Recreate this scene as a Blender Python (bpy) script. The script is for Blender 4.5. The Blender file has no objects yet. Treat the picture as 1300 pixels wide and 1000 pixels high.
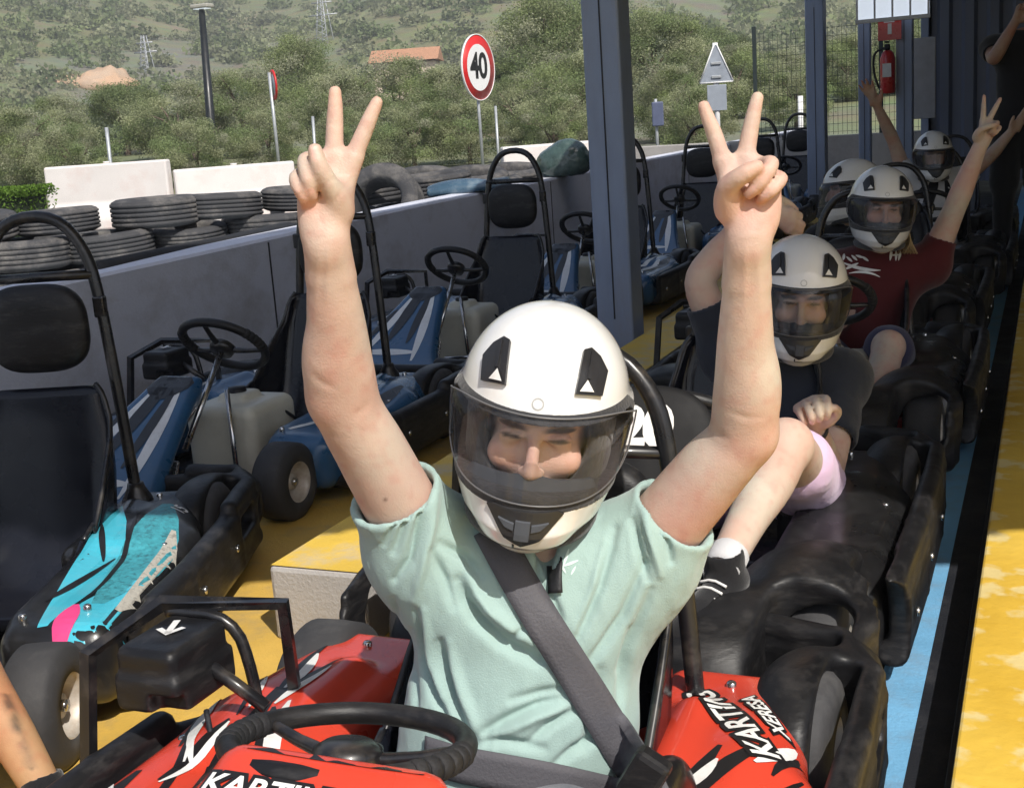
import bpy, bmesh, math, random
import numpy as np
from mathutils import Vector, Matrix, Euler
from mathutils.bvhtree import BVHTree
import openvdb
SC = bpy.context.scene
COL = SC.collection
R = math.radians
rng = np.random.default_rng(7)
random.seed(7)

# ------------------------------------------------------------------ camera geometry
F, PITCH, ROLL, YAW, CAMH = 1600., R(12.3), R(4.0), R(23.5), 1.25
cf = np.array([-math.sin(YAW)*math.cos(PITCH), math.cos(YAW)*math.cos(PITCH), -math.sin(PITCH)])
_r0 = np.array([math.cos(YAW), math.sin(YAW), 0.])
_u0 = np.cross(_r0, cf)
cu = _u0*math.cos(ROLL)+_r0*math.sin(ROLL)
cr = _r0*math.cos(ROLL)-_u0*math.sin(ROLL)
CC = np.array([0, 0, CAMH])
def ray(px, py): return cf+cr*(px-650)/F-cu*(py-500)/F
def at(px, py, d): return CC+ray(px, py)*d
def gnd(px, py, z=0.):
    v = ray(px, py); return CC+v*((z-CAMH)/v[2])
def camaxes(): return cr, cu, -cf

# ------------------------------------------------------------------ objects
def link(o, parent=None):
    COL.objects.link(o)
    if parent is not None: o.parent = parent
    return o
def mesh_obj(name, me, mat=None, parent=None):
    o = bpy.data.objects.new(name, me)
    if mat is not None:
        for m in (mat if isinstance(mat, (list, tuple)) else [mat]): me.materials.append(m)
    return link(o, parent)
def tag(o, label=None, cat=None, group=None, kind=None):
    if label: o['label'] = label
    if cat: o['category'] = cat
    if group: o['group'] = group
    if kind: o['kind'] = kind
    return o
def empty(name, loc=(0, 0, 0), rz=0., label=None, cat=None, group=None):
    o = bpy.data.objects.new(name, None); o.empty_display_size = .1
    o.location = loc; o.rotation_euler = (0, 0, rz); link(o)
    return tag(o, label, cat, group)
def copy_tree(o, parent=None):
    c = o.copy(); COL.objects.link(c)
    if parent is not None: c.parent = parent
    for ch in list(o.children): copy_tree(ch, c)
    return c
def pydata(name, V, Fc, smooth=True):
    me = bpy.data.meshes.new(name)
    me.from_pydata([tuple(map(float, v)) for v in V], [], [tuple(f) for f in Fc])
    if smooth: me.polygons.foreach_set('use_smooth', [True]*len(me.polygons))
    me.update(); return me
def np_mesh(name, V, Q, smooth=True):
    me = bpy.data.meshes.new(name)
    V = np.asarray(V, np.float32); Q = np.asarray(Q, np.int32); n = Q.shape[1]
    me.vertices.add(len(V)); me.vertices.foreach_set('co', V.ravel())
    me.loops.add(Q.size); me.loops.foreach_set('vertex_index', Q.ravel())
    me.polygons.add(len(Q)); me.polygons.foreach_set('loop_start', np.arange(0, Q.size, n, dtype=np.int32))
    me.update(calc_edges=True)
    if smooth: me.polygons.foreach_set('use_smooth', np.ones(len(Q), bool))
    me.validate(); return me
def set_col(me, C, name='Col'):
    a = me.color_attributes.new(name, 'FLOAT_COLOR', 'POINT')
    C = np.asarray(C, np.float32)
    if C.shape[1] == 3: C = np.hstack([C, np.ones((len(C), 1), np.float32)])
    a.data.foreach_set('color', C.ravel())
def get_co(me):
    v = np.empty(len(me.vertices)*3, np.float32); me.vertices.foreach_get('co', v); return v.reshape(-1, 3)
def set_co(me, V):
    me.vertices.foreach_set('co', np.asarray(V, np.float32).ravel()); me.update()
def get_no(me):
    v = np.empty(len(me.vertices)*3, np.float32)
    me.vertex_normals.foreach_get('vector', v); return v.reshape(-1, 3)

class MB:
    """collects shapes in one bmesh and links them as one mesh"""
    def __init__(s): s.bm = bmesh.new()
    def _x(s, vs, M):
        if M is not None: bmesh.ops.transform(s.bm, matrix=M, verts=vs)
    def box(s, c, size, rot=None, bev=0., seg=2):
        r = bmesh.ops.create_cube(s.bm, size=1.)
        vs = r['verts']
        M = Matrix.Translation(c) @ (rot.to_matrix().to_4x4() if rot else Matrix()) @ Matrix.Diagonal((*size, 1))
        bmesh.ops.transform(s.bm, matrix=M, verts=vs)
        if bev > 0:
            es = list({e for v in vs for e in v.link_edges})
            bmesh.ops.bevel(s.bm, geom=es, offset=bev, segments=seg, profile=.5, affect='EDGES')
        return s
    def tube(s, pts, r, n=10, smooth=0, closed=False, cap=True, square=False):
        P = [np.array(p, float) for p in pts]
        rad = list(r) if hasattr(r, '__len__') else [r]*len(P)
        for _ in range(smooth):
            Q, rr = [], []
            m = len(P)
            rngi = range(m if closed else m-1)
            if not closed: Q.append(P[0]); rr.append(rad[0])
            for i in rngi:
                a, b = P[i], P[(i+1) % m]; ra, rb = rad[i], rad[(i+1) % m]
                Q += [a*.75+b*.25, a*.25+b*.75]; rr += [ra*.75+rb*.25, ra*.25+rb*.75]
            if not closed: Q.append(P[-1]); rr.append(rad[-1])
            P, rad = Q, rr
        m = len(P); rings = []
        up = None
        for i in range(m):
            if closed: t = P[(i+1) % m]-P[i-1]
            else: t = P[min(i+1, m-1)]-P[max(i-1, 0)]
            t = t/(np.linalg.norm(t)+1e-12)
            if up is None:
                up = np.array([0, 0, 1.]) if abs(t[2]) < .9 else np.array([1., 0, 0])
            a = np.cross(t, up); a /= (np.linalg.norm(a)+1e-12); up = np.cross(a, t)
            ring = []
            for k in range(n):
                th = 2*math.pi*(k+(.5 if square else 0))/n
                ring.append(s.bm.verts.new(P[i]+rad[i]*(a*math.cos(th)+up*math.sin(th))))
            rings.append(ring)
        for i in range(m if closed else m-1):
            A, B = rings[i], rings[(i+1) % m]
            off = 0
            if closed and i == m-1:
                off = min(range(n), key=lambda q: (A[0].co-B[q].co).length)
            for k in range(n):
                f = s.bm.faces.new((A[k], A[(k+1) % n], B[(k+1+off) % n], B[(k+off) % n])); f.smooth = not square
        if cap and not closed:
            s.bm.faces.new(rings[0][::-1]); s.bm.faces.new(rings[-1])
        return s
    def lathe(s, prof, n=32, M=None, closed=True):
        """prof: (radius, axial) pairs about local Z"""
        rings = []
        for r, z in prof:
            rings.append([s.bm.verts.new((r*math.cos(2*math.pi*k/n), r*math.sin(2*math.pi*k/n), z)) for k in range(n)])
        m = len(rings)
        for i in range(m if closed else m-1):
            A, B = rings[i], rings[(i+1) % m]
            for k in range(n):
                f = s.bm.faces.new((A[k], A[(k+1) % n], B[(k+1) % n], B[k])); f.smooth = True
        vs = [v for r_ in rings for v in r_]
        s._x(vs, M); return s
    def disc(s, r, n=32, M=None):
        vs = [s.bm.verts.new((r*math.cos(2*math.pi*k/n), r*math.sin(2*math.pi*k/n), 0)) for k in range(n)]
        s.bm.faces.new(vs); s._x(vs, M); return s
    def prism(s, poly, h, M=None, bev=0.):
        b = [s.bm.verts.new((x, y, 0)) for x, y in poly]; t = [s.bm.verts.new((x, y, h)) for x, y in poly]
        n = len(poly); fs = [s.bm.faces.new(b[::-1]), s.bm.faces.new(t)]
        for k in range(n): fs.append(s.bm.faces.new((b[k], b[(k+1) % n], t[(k+1) % n], t[k])))
        vs = b+t
        s._x(vs, M)
        if bev > 0:
            es = list({e for f in fs for e in f.edges})
            bmesh.ops.bevel(s.bm, geom=es, offset=bev, segments=2, profile=.5, affect='EDGES')
        return s
    def grid(s, G, closeu=False):
        """G: rows x cols of points -> sheet"""
        rows = [[s.bm.verts.new(p) for p in row] for row in G]
        for i in range(len(rows)-1):
            m = len(rows[i])
            for k in range(m if closeu else m-1):
                f = s.bm.faces.new((rows[i][k], rows[i][(k+1) % m], rows[i+1][(k+1) % m], rows[i+1][k])); f.smooth = True
        return s
    def build(s, name, mat=None, parent=None, solid=0., smooth=None):
        if solid:
            bmesh.ops.recalc_face_normals(s.bm, faces=s.bm.faces[:])
            bmesh.ops.solidify(s.bm, geom=s.bm.faces[:], thickness=solid)
        bmesh.ops.recalc_face_normals(s.bm, faces=s.bm.faces[:])
        if smooth is not None:
            for f in s.bm.faces: f.smooth = smooth
        me = bpy.data.meshes.new(name); s.bm.to_mesh(me); s.bm.free()
        return mesh_obj(name, me, mat, parent)

def TR(loc=(0, 0, 0), rot=(0, 0, 0)):
    return Matrix.Translation(loc) @ Euler(rot).to_matrix().to_4x4()
def frameM(o, x, y, z):
    M = Matrix.Identity(4)
    for i in range(3):
        M[i][0] = x[i]; M[i][1] = y[i]; M[i][2] = z[i]; M[i][3] = o[i]
    return M
def nrm(v):
    v = np.asarray(v, float); return v/(np.linalg.norm(v)+1e-12)

# ------------------------------------------------------------------ signed-distance modelling
class Vol:
    def __init__(s, lo, hi, h):
        s.lo = np.array(lo, float); s.h = h
        s.n = np.ceil((np.array(hi)-s.lo)/h).astype(int)+1
        s.ax = [np.float32(s.lo[i]+h*np.arange(s.n[i])) for i in range(3)]
        s.D = np.full(s.n, 1., np.float32)
    def blk(s, lo, hi):
        a = np.clip(np.floor((np.array(lo)-s.lo)/s.h).astype(int), 0, s.n)
        b = np.clip(np.ceil((np.array(hi)-s.lo)/s.h).astype(int)+1, 0, s.n)
        if np.any(b <= a): return None, None
        sl = tuple(slice(a[i], b[i]) for i in range(3))
        X = s.ax[0][sl[0]][:, None, None]; Y = s.ax[1][sl[1]][None, :, None]; Z = s.ax[2][sl[2]][None, None, :]
        return sl, (X, Y, Z)
    def put(s, sl, d, k, op):
        A = s.D[sl]
        if op == 'u':
            if k > 0:
                hh = np.maximum(k-np.abs(A-d), 0)/k; s.D[sl] = np.minimum(A, d)-hh*hh*k*.25
            else: s.D[sl] = np.minimum(A, d)
        else:
            d = -d
            if k > 0:
                hh = np.maximum(k-np.abs(A-d), 0)/k; s.D[sl] = np.maximum(A, d)+hh*hh*k*.25
            else: s.D[sl] = np.maximum(A, d)
    def cap(s, a, b, ra, rb=None, k=.01, op='u'):
        rb = ra if rb is None else rb
        a = np.array(a, float); b = np.array(b, float); m = max(ra, rb)+k+3*s.h
        sl, g = s.blk(np.minimum(a, b)-m, np.maximum(a, b)+m)
        if sl is None: return s
        ba = b-a; L2 = max(float(ba@ba), 1e-12)
        px, py, pz = g[0]-np.float32(a[0]), g[1]-np.float32(a[1]), g[2]-np.float32(a[2])
        t = np.clip((px*np.float32(ba[0])+py*np.float32(ba[1])+pz*np.float32(ba[2]))/np.float32(L2), 0, 1)
        d = np.sqrt((px-t*np.float32(ba[0]))**2+(py-t*np.float32(ba[1]))**2+(pz-t*np.float32(ba[2]))**2)-(np.float32(ra)+t*np.float32(rb-ra))
        s.put(sl, d, k, op); return s
    def chain(s, pts, rs, k=.01, op='u', sub=4):
        """one smooth tapering tube through the points (no bulges at the joints)"""
        P = np.array(pts, float); r = np.array(rs, float); n = len(P)
        Q, q = [], []
        for i in range(n-1):
            p0, p1, p2, p3 = P[max(i-1, 0)], P[i], P[i+1], P[min(i+2, n-1)]
            r0, r1, r2, r3 = r[max(i-1, 0)], r[i], r[i+1], r[min(i+2, n-1)]
            for j in range(sub):
                t = j/sub
                f = lambda a, b, c, d: .5*(2*b+(c-a)*t+(2*a-5*b+4*c-d)*t*t+(3*b-a-3*c+d)*t**3)
                Q.append(f(p0, p1, p2, p3)); q.append(f(r0, r1, r2, r3))
        Q.append(P[-1]); q.append(r[-1]); Q = np.array(Q); m = max(q)+k+3*s.h
        sl, g = s.blk(Q.min(0)-m, Q.max(0)+m)
        if sl is None: return s
        D = None
        for a, b, ra, rb in zip(Q[:-1], Q[1:], q[:-1], q[1:]):
            ba = np.float32(b-a); L2 = np.float32(max(float(ba @ ba), 1e-12))
            px, py, pz = g[0]-np.float32(a[0]), g[1]-np.float32(a[1]), g[2]-np.float32(a[2])
            t = np.clip((px*ba[0]+py*ba[1]+pz*ba[2])/L2, 0, 1)
            d = np.sqrt((px-t*ba[0])**2+(py-t*ba[1])**2+(pz-t*ba[2])**2)-(np.float32(ra)+t*np.float32(rb-ra))
            D = d if D is None else np.minimum(D, d)
        s.put(sl, D, k, op); return s
    def _loc(s, g, c, M):
        px, py, pz = g[0]-np.float32(c[0]), g[1]-np.float32(c[1]), g[2]-np.float32(c[2])
        if M is None: return px+0*py+0*pz, py+0*px+0*pz, pz+0*px+0*py
        M = np.array(M, np.float32)       # columns = local axes
        return tuple(px*M[0, i]+py*M[1, i]+pz*M[2, i] for i in range(3))
    def ell(s, c, r, M=None, k=.01, op='u', p=2.):
        r = np.array(r, float); m = max(r)*1.05+k+3*s.h
        sl, g = s.blk(np.array(c)-m, np.array(c)+m)
        if sl is None: return s
        x, y, z = s._loc(g, c, M)
        q = (np.abs(x/np.float32(r[0]))**p+np.abs(y/np.float32(r[1]))**p+np.abs(z/np.float32(r[2]))**p)**(1./p)
        g2 = np.sqrt((x/np.float32(r[0]**2))**2+(y/np.float32(r[1]**2))**2+(z/np.float32(r[2]**2))**2)+1e-9
        d = q*(q-1)/g2 if p == 2. else (q-1)*np.float32(min(r))
        s.put(sl, d, k, op); return s
    def box(s, c, hf, M=None, rd=.01, k=.01, op='u'):
        hf = np.array(hf, float); m = float(np.linalg.norm(hf))+k+3*s.h
        sl, g = s.blk(np.array(c)-m, np.array(c)+m)
        if sl is None: return s
        x, y, z = s._loc(g, c, M)
        qx, qy, qz = np.abs(x)-np.float32(hf[0]-rd), np.abs(y)-np.float32(hf[1]-rd), np.abs(z)-np.float32(hf[2]-rd)
        d = np.sqrt(np.maximum(qx, 0)**2+np.maximum(qy, 0)**2+np.maximum(qz, 0)**2)+np.minimum(np.maximum(qx, np.maximum(qy, qz)), 0)-np.float32(rd)
        s.put(sl, d, k, op); return s
    def plane(s, o, n, k=0.):
        """keep the side n points away from"""
        n = nrm(n); o = np.array(o)
        d = (s.ax[0][:, None, None]-np.float32(o[0]))*np.float32(n[0])+(s.ax[1][None, :, None]-np.float32(o[1]))*np.float32(n[1])+(s.ax[2][None, None, :]-np.float32(o[2]))*np.float32(n[2])
        if k > 0:
            hh = np.maximum(k-np.abs(s.D-d), 0)/k; s.D = np.maximum(s.D, d)+hh*hh*k*.25
        else: s.D = np.maximum(s.D, d)
        return s
    def plane_cut(s, o, n, rad, k=.004):
        """cuts away what lies beyond a plane within a short reach"""
        o = np.array(o); n = nrm(n); m = rad*2+k
        sl, g = s.blk(o-m, o+m)
        if sl is None: return s
        px, py, pz = g[0]-np.float32(o[0]), g[1]-np.float32(o[1]), g[2]-np.float32(o[2])
        d = px*np.float32(n[0])+py*np.float32(n[1])+pz*np.float32(n[2])
        q2 = np.sqrt(np.maximum(px*px+py*py+pz*pz-d*d, 0))-np.float32(rad)
        s.put(sl, np.maximum(-d, q2), k, 's'); return s
    def loftz(s, secs, k=.0, op='u', shell=None):
        """sections [(z, polygon-free superellipse cx, cy, rx, ry, p)] stacked along z"""
        zs = np.array([q[0] for q in secs]); Z = s.ax[2]
        I = [np.interp(Z, zs, [q[j] for q in secs]).astype(np.float32)[None, None, :] for j in range(1, 6)]
        x = np.abs(s.ax[0][:, None, None]-I[0])/I[2]; y = np.abs(s.ax[1][None, :, None]-I[1])/I[3]
        q = (x**I[4]+y**I[4])**(1/I[4])
        d = (q-1)*np.minimum(I[2], I[3])
        dz = np.maximum(np.float32(zs[0])-Z, Z-np.float32(zs[-1]))[None, None, :]
        d = np.maximum(d, dz)
        s.put((slice(None),)*3, d, k, op); return s
    def mesh(s, name, relax=0):
        band = 4*s.h
        g = openvdb.FloatGrid(band)
        A = np.clip(s.D, -band, band).astype(np.float32)
        A[0] = A[-1] = band; A[:, 0] = A[:, -1] = band; A[:, :, 0] = A[:, :, -1] = band
        g.copyFromArray(np.ascontiguousarray(A), tolerance=0.)
        P, Q = g.convertToQuads(0.)
        P = P.astype(float)*s.h+s.lo
        me = np_mesh(name, P, Q[:, ::-1])
        if relax:
            E = np.empty(len(me.edges)*2, np.int32); me.edges.foreach_get('vertices', E); E = E.reshape(-1, 2)
            cnt = np.bincount(E.ravel(), minlength=len(P))[:, None]
            for it in range(relax*2):
                S = np.zeros_like(P)
                for j in range(3):
                    S[:, j] = np.bincount(E[:, 0], P[E[:, 1], j], len(P))+np.bincount(E[:, 1], P[E[:, 0], j], len(P))
                P = P+(S/cnt-P)*(.5 if it % 2 == 0 else -.52)
            set_co(me, P)
        # outward normals
        v = get_co(me); n = get_no(me); c = v.mean(0)
        if ((v-c)*n).sum() < 0:
            me.flip_normals()
        return me

def bvh_of(o, world=True):
    me = o.data; M = o.matrix_world if world else Matrix()
    return BVHTree.FromPolygons([M @ v.co for v in me.vertices], [tuple(p.vertices) for p in me.polygons])

def hash3(P, s=0.):
    q = np.sin(P @ np.array([12.9898, 78.233, 37.719])+s)*43758.5453
    return q-np.floor(q)
def vnoise(P, seed=0.):
    P = np.asarray(P, float); i = np.floor(P); f = P-i; f = f*f*(3-2*f); r = 0
    for dx in (0, 1):
        for dy in (0, 1):
            for dz in (0, 1):
                w = (f[:, 0] if dx else 1-f[:, 0])*(f[:, 1] if dy else 1-f[:, 1])*(f[:, 2] if dz else 1-f[:, 2])
                r = r+w*hash3(i+np.array([dx, dy, dz]), seed)
    return r*2-1
def fbm(P, o=4, seed=0.):
    r = 0; a = .5
    for k in range(o): r = r+a*vnoise(np.asarray(P)*2**k, seed+k*3.1); a *= .5
    return r

# ------------------------------------------------------------------ materials
MATS = {}
def nodes(m):
    m.use_nodes = True; nt = m.node_tree; return nt, nt.nodes, nt.links, nt.nodes['Principled BSDF']
def mat(name, col, rough=.5, metal=0., var=.15, scale=8., bump=.0, bscale=60., spec=.5, coat=0., dirt=None, dirtamt=0., dscale=3., vcol=None, sss=0., trans=0., alpha=1., stretch=None, sheen=0.):
    """principled material whose colour drifts with two scales of noise, optional second colour in patches, bump"""
    m = bpy.data.materials.new(name); nt, N, L, B = nodes(m)
    tc = N.new('ShaderNodeTexCoord'); src = tc.outputs['Object']
    if stretch:
        mp = N.new('ShaderNodeMapping'); mp.inputs['Scale'].default_value = stretch; L.new(src, mp.inputs[0]); src = mp.outputs[0]
    def noise(sc, det=4., ro=.6):
        n = N.new('ShaderNodeTexNoise'); n.inputs['Scale'].default_value = sc; n.inputs['Detail'].default_value = det
        n.inputs['Roughness'].default_value = ro; L.new(src, n.inputs['Vector']); return n
    n1 = noise(scale)
    c = None
    if vcol:
        a = N.new('ShaderNodeAttribute'); a.attribute_name = vcol; c = a.outputs['Color']
    hsv = N.new('ShaderNodeHueSaturation')
    mr = N.new('ShaderNodeMapRange'); mr.inputs[1].default_value = .25; mr.inputs[2].default_value = .75
    mr.inputs[3].default_value = 1-var; mr.inputs[4].default_value = 1+var
    L.new(n1.outputs[0], mr.inputs[0]); L.new(mr.outputs[0], hsv.inputs['Value'])
    if c is None: hsv.inputs['Color'].default_value = (*col, 1)
    else: L.new(c, hsv.inputs['Color'])
    out = hsv.outputs[0]
    rr = N.new('ShaderNodeMapRange'); rr.inputs[1].default_value = .3; rr.inputs[2].default_value = .7
    rr.inputs[3].default_value = max(rough-.12, .02); rr.inputs[4].default_value = min(rough+.12, 1)
    L.new(n1.outputs[0], rr.inputs[0]); L.new(rr.outputs[0], B.inputs['Roughness'])
    if dirt is not None:
        n2 = noise(dscale, 8., .7)
        mr2 = N.new('ShaderNodeMapRange'); mr2.inputs[1].default_value = .5; mr2.inputs[2].default_value = .72
        mr2.inputs[3].default_value = 0; mr2.inputs[4].default_value = dirtamt; L.new(n2.outputs[0], mr2.inputs[0])
        mx = N.new('ShaderNodeMix'); mx.data_type = 'RGBA'; L.new(mr2.outputs[0], mx.inputs[0]); L.new(out, mx.inputs[6])
        mx.inputs[7].default_value = (*dirt, 1); out = mx.outputs[2]
    L.new(out, B.inputs['Base Color'])
    B.inputs['Metallic'].default_value = metal; B.inputs['Specular IOR Level'].default_value = spec
    B.inputs['Coat Weight'].default_value = coat; B.inputs['Coat Roughness'].default_value = .08
    if sss:
        B.inputs['Subsurface Weight'].default_value = sss; B.inputs['Subsurface Radius'].default_value = (1., .35, .2); B.inputs['Subsurface Scale'].default_value = .008
    if trans: B.inputs['Transmission Weight'].default_value = trans
    if sheen: B.inputs['Sheen Weight'].default_value = sheen
    B.inputs['Alpha'].default_value = alpha
    if bump:
        n3 = noise(bscale, 5.); bp = N.new('ShaderNodeBump'); bp.inputs['Strength'].default_value = bump
        bp.inputs['Distance'].default_value = .01; L.new(n3.outputs[0], bp.inputs['Height']); L.new(bp.outputs[0], B.inputs['Normal'])
    MATS[name] = m; return m
def obj_mat(o, m):
    for s_ in o.material_slots: s_.link = 'OBJECT'; s_.material = m

def text_mesh(body, size=1., bold=.0, shear=0., space=1., cuts=0):
    cu_ = bpy.data.curves.new('txt', 'FONT'); cu_.body = body; cu_.size = size; cu_.offset = bold; cu_.shear = shear
    cu_.space_character = space; cu_.align_x = 'CENTER'; cu_.align_y = 'CENTER'; cu_.resolution_u = 4
    o = bpy.data.objects.new('txt', cu_); COL.objects.link(o)
    dg = bpy.context.evaluated_depsgraph_get(); me = bpy.data.meshes.new_from_object(o.evaluated_get(dg))
    bpy.data.objects.remove(o); bpy.data.curves.remove(cu_)
    return me
def poly_mesh(polys):
    V, Fc = [], []
    for p in polys:
        i = len(V); V += [(x, y, 0) for x, y in p]; Fc.append(range(i, i+len(p)))
    return pydata('poly', V, Fc, False)
def decal(name, me, mats, target, o, x, y, parent, lift=.0015, reach=.3, cut=.02):
    """wraps a flat mesh (xy) on a target surface: plane at o with axes x,y; projected along -(x cross y); coordinates are parent-local"""
    x = nrm(x); z = nrm(np.cross(x, y)); y = np.cross(z, x)
    bm = bmesh.new(); bm.from_mesh(me)
    xs = [v.co.x for v in bm.verts]; ys = [v.co.y for v in bm.verts]
    bmesh.ops.triangulate(bm, faces=bm.faces[:])
    for axis, a in ((0, xs), (1, ys)):
        t = min(a)+cut
        while t < max(a):
            co = (t, 0, 0) if axis == 0 else (0, t, 0); no = (1, 0, 0) if axis == 0 else (0, 1, 0)
            bmesh.ops.bisect_plane(bm, geom=bm.verts[:]+bm.edges[:]+bm.faces[:], plane_co=co, plane_no=no); t += cut
    B = target if isinstance(target, BVHTree) else bvh_of(target, False)
    kill = []
    for v in bm.verts:
        p = Vector(np.array(o)+x*v.co.x+y*v.co.y)
        h = B.ray_cast(p+Vector(z)*reach, -Vector(z), reach*2)
        if h[0] is None: kill.append(v); v.co = p
        else: v.co = h[0]+Vector(z)*lift
    bmesh.ops.delete(bm, geom=kill, context='VERTS')
    m2 = bpy.data.meshes.new(name); bm.to_mesh(m2); bm.free()
    return mesh_obj(name, m2, mats, parent)
# ================================================================== render settings, light, camera
SC.view_settings.view_transform = 'Standard'; SC.view_settings.look = 'None'; SC.view_settings.gamma = 1
SC.view_settings.exposure = EXPO = .30
try:
    SC.cycles.max_bounces = 8; SC.cycles.transparent_max_bounces = 16; SC.cycles.caustics_reflective = False; SC.cycles.caustics_refractive = False
except Exception: pass
to_sun = nrm([.50, -.42, .74])
el = math.asin(to_sun[2]); az = math.atan2(to_sun[0], to_sun[1])
w = bpy.data.worlds.new('World'); SC.world = w; w.use_nodes = True
wn, wl = w.node_tree.nodes, w.node_tree.links
sky = wn.new('ShaderNodeTexSky'); sky.sky_type = 'NISHITA'; sky.sun_disc = False
sky.sun_elevation = el; sky.sun_rotation = az; sky.dust_density = 2.0
wl.new(sky.outputs[0], wn['Background'].inputs[0]); wn['Background'].inputs[1].default_value = .115
sl = bpy.data.lights.new('sun', 'SUN'); sl.energy = 5.0; sl.angle = R(.5); sl.color = (1., .95, .87)
so = bpy.data.objects.new('sun', sl); COL.objects.link(so)
so.rotation_euler = Vector(-to_sun).to_track_quat('-Z', 'Y').to_euler(); so.location = (3, -4, 9)
cd = bpy.data.cameras.new('camera'); co_ = bpy.data.objects.new('camera', cd); COL.objects.link(co_)
cd.sensor_width = 36; cd.lens = 36*F/1300; cd.clip_start = .02; cd.clip_end = 3000
co_.matrix_world = frameM(CC, cr, cu, -cf); SC.camera = co_

# ================================================================== ground
m_asph = mat('asphalt', (.05, .051, .055), .85, var=.25, scale=30, bump=.5, bscale=250, dirt=(.12, .11, .10), dirtamt=.6, dscale=1.5)
def painted(name, col, wear, wearcol, amt=.8, var=.12, bump=.3):
    return mat(name, col, .6, var=var, scale=5, bump=bump, bscale=120, dirt=wearcol, dirtamt=amt, dscale=wear)
m_yel = painted('yellow_floor_paint', (.66, .42, .085), 4., (.34, .26, .15), .75)
m_blue = painted('blue_floor_paint', (.17, .42, .68), 9., (.2, .25, .3), .5)
m_black = painted('black_floor_paint', (.012, .014, .02), 8., (.05, .05, .055), .6)
m_conc = mat('concrete', (.42, .40, .38), .9, var=.12, scale=3, bump=.35, bscale=90, dirt=(.24, .21, .19), dirtamt=.55, dscale=2.2)
m_pale = painted('pale_track_paint', (.62, .70, .74), 5., (.4, .4, .4), .6)
m_dirt = mat('dry_soil', (.30, .23, .15), .95, var=.3, scale=.6, bump=.5, bscale=6, dirt=(.10, .12, .05), dirtamt=.9, dscale=.25)

def sheet(name, poly, z, m):
    return tag(MB_poly(name, poly, z, m), kind='structure')
def MB_poly(name, poly, z, m):
    me = pydata(name, [(x, y, z) for x, y in poly], [range(len(poly))], False); return mesh_obj(name, me, m)
# land: one polar sheet that stays level round the track and climbs to the hillside far behind
def land_h(x, y):
    r = np.hypot(x, y); th = np.arctan2(x, y)
    t = np.clip((r-85)/420, 0, 1); t = t*t*(3-2*t)
    P = np.stack([x/90, y/90, np.zeros_like(x)], 1)
    bank = 1.5*np.clip((r-24)/30, 0, 1)
    hump = 1+.25*np.sin(th*5+1.)+.12*np.sin(th*13)
    back = np.clip((np.cos(th+.4)+.35)/1.0, 0, 1)
    return bank*back+t*95*hump*back+np.clip((r-60)/150, 0, 1)*fbm(P, 4)*7*back
rs = np.concatenate([[0.01], np.linspace(2, 30, 12), np.geomspace(36, 640, 66)])
ths = np.linspace(-math.pi, math.pi, 181)[:-1]
rr_, tt_ = np.meshgrid(rs, ths, indexing='ij')
X = (rr_*np.sin(tt_)).ravel(); Y = (rr_*np.cos(tt_)).ravel(); Z = land_h(X, Y)
nt_ = len(ths); Q = []
for i in range(len(rs)-1):
    for k in range(nt_): Q.append((i*nt_+k, i*nt_+(k+1) % nt_, (i+1)*nt_+(k+1) % nt_, (i+1)*nt_+k))
lm = np_mesh('terrain', np.stack([X, Y, Z-.012], 1), np.array(Q)); lm.flip_normals()
m_land = bpy.data.materials.new('hillside'); nt, N, L, B = nodes(m_land)
tc = N.new('ShaderNodeTexCoord')
def _n(sc, d=5):
    n = N.new('ShaderNodeTexNoise'); n.inputs['Scale'].default_value = sc; n.inputs['Detail'].default_value = d; L.new(tc.outputs['Object'], n.inputs['Vector']); return n
ra = N.new('ShaderNodeValToRGB'); e = ra.color_ramp.elements
e[0].position = .36; e[0].color = (.25, .24, .22, 1); e[1].position = .5; e[1].color = (.20, .22, .10, 1)
x_ = e.new(.62); x_.color = (.25, .25, .13, 1); x_ = e.new(.72); x_.color = (.34, .28, .19, 1)
n_a = _n(.02, 8); L.new(n_a.outputs[0], ra.inputs[0])
n_b = _n(.35, 6); mxx = N.new('ShaderNodeMix'); mxx.data_type = 'RGBA'; mxx.blend_type = 'MULTIPLY'; mxx.inputs[0].default_value = .55
L.new(ra.outputs[0], mxx.inputs[6]); L.new(n_b.outputs[1], mxx.inputs[7]); L.new(mxx.outputs[2], B.inputs['Base Color']); B.inputs['Roughness'].default_value = .95
bp = N.new('ShaderNodeBump'); bp.inputs['Distance'].default_value = .6; bp.inputs['Strength'].default_value = .8; L.new(n_b.outputs[0], bp.inputs['Height']); L.new(bp.outputs[0], B.inputs['Normal'])
tag(mesh_obj('terrain', lm, m_land), kind='structure')
sheet('asphalt_ground', [(-16, -8), (1, -8), (1, 40), (-16, 40)], 0.0, m_asph)
sheet('yellow_floor', [(-2.62, -6), (-.42, -6), (-.42, 26), (-2.62, 26)], .004, m_yel)
sheet('black_lane', [(-1.46, -6), (-.10, -6), (-.10, 26), (-1.46, 26)], .008, m_black)
sheet('blue_stripe', [(-.315, -6), (-.225, -6), (-.225, 26), (-.315, 26)], .012, m_blue)
sheet('pale_track_edge', [(-8.6, -4), (-4.32, -4), (-4.32, 9), (-6.0, 9)], .006, m_pale)

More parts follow.
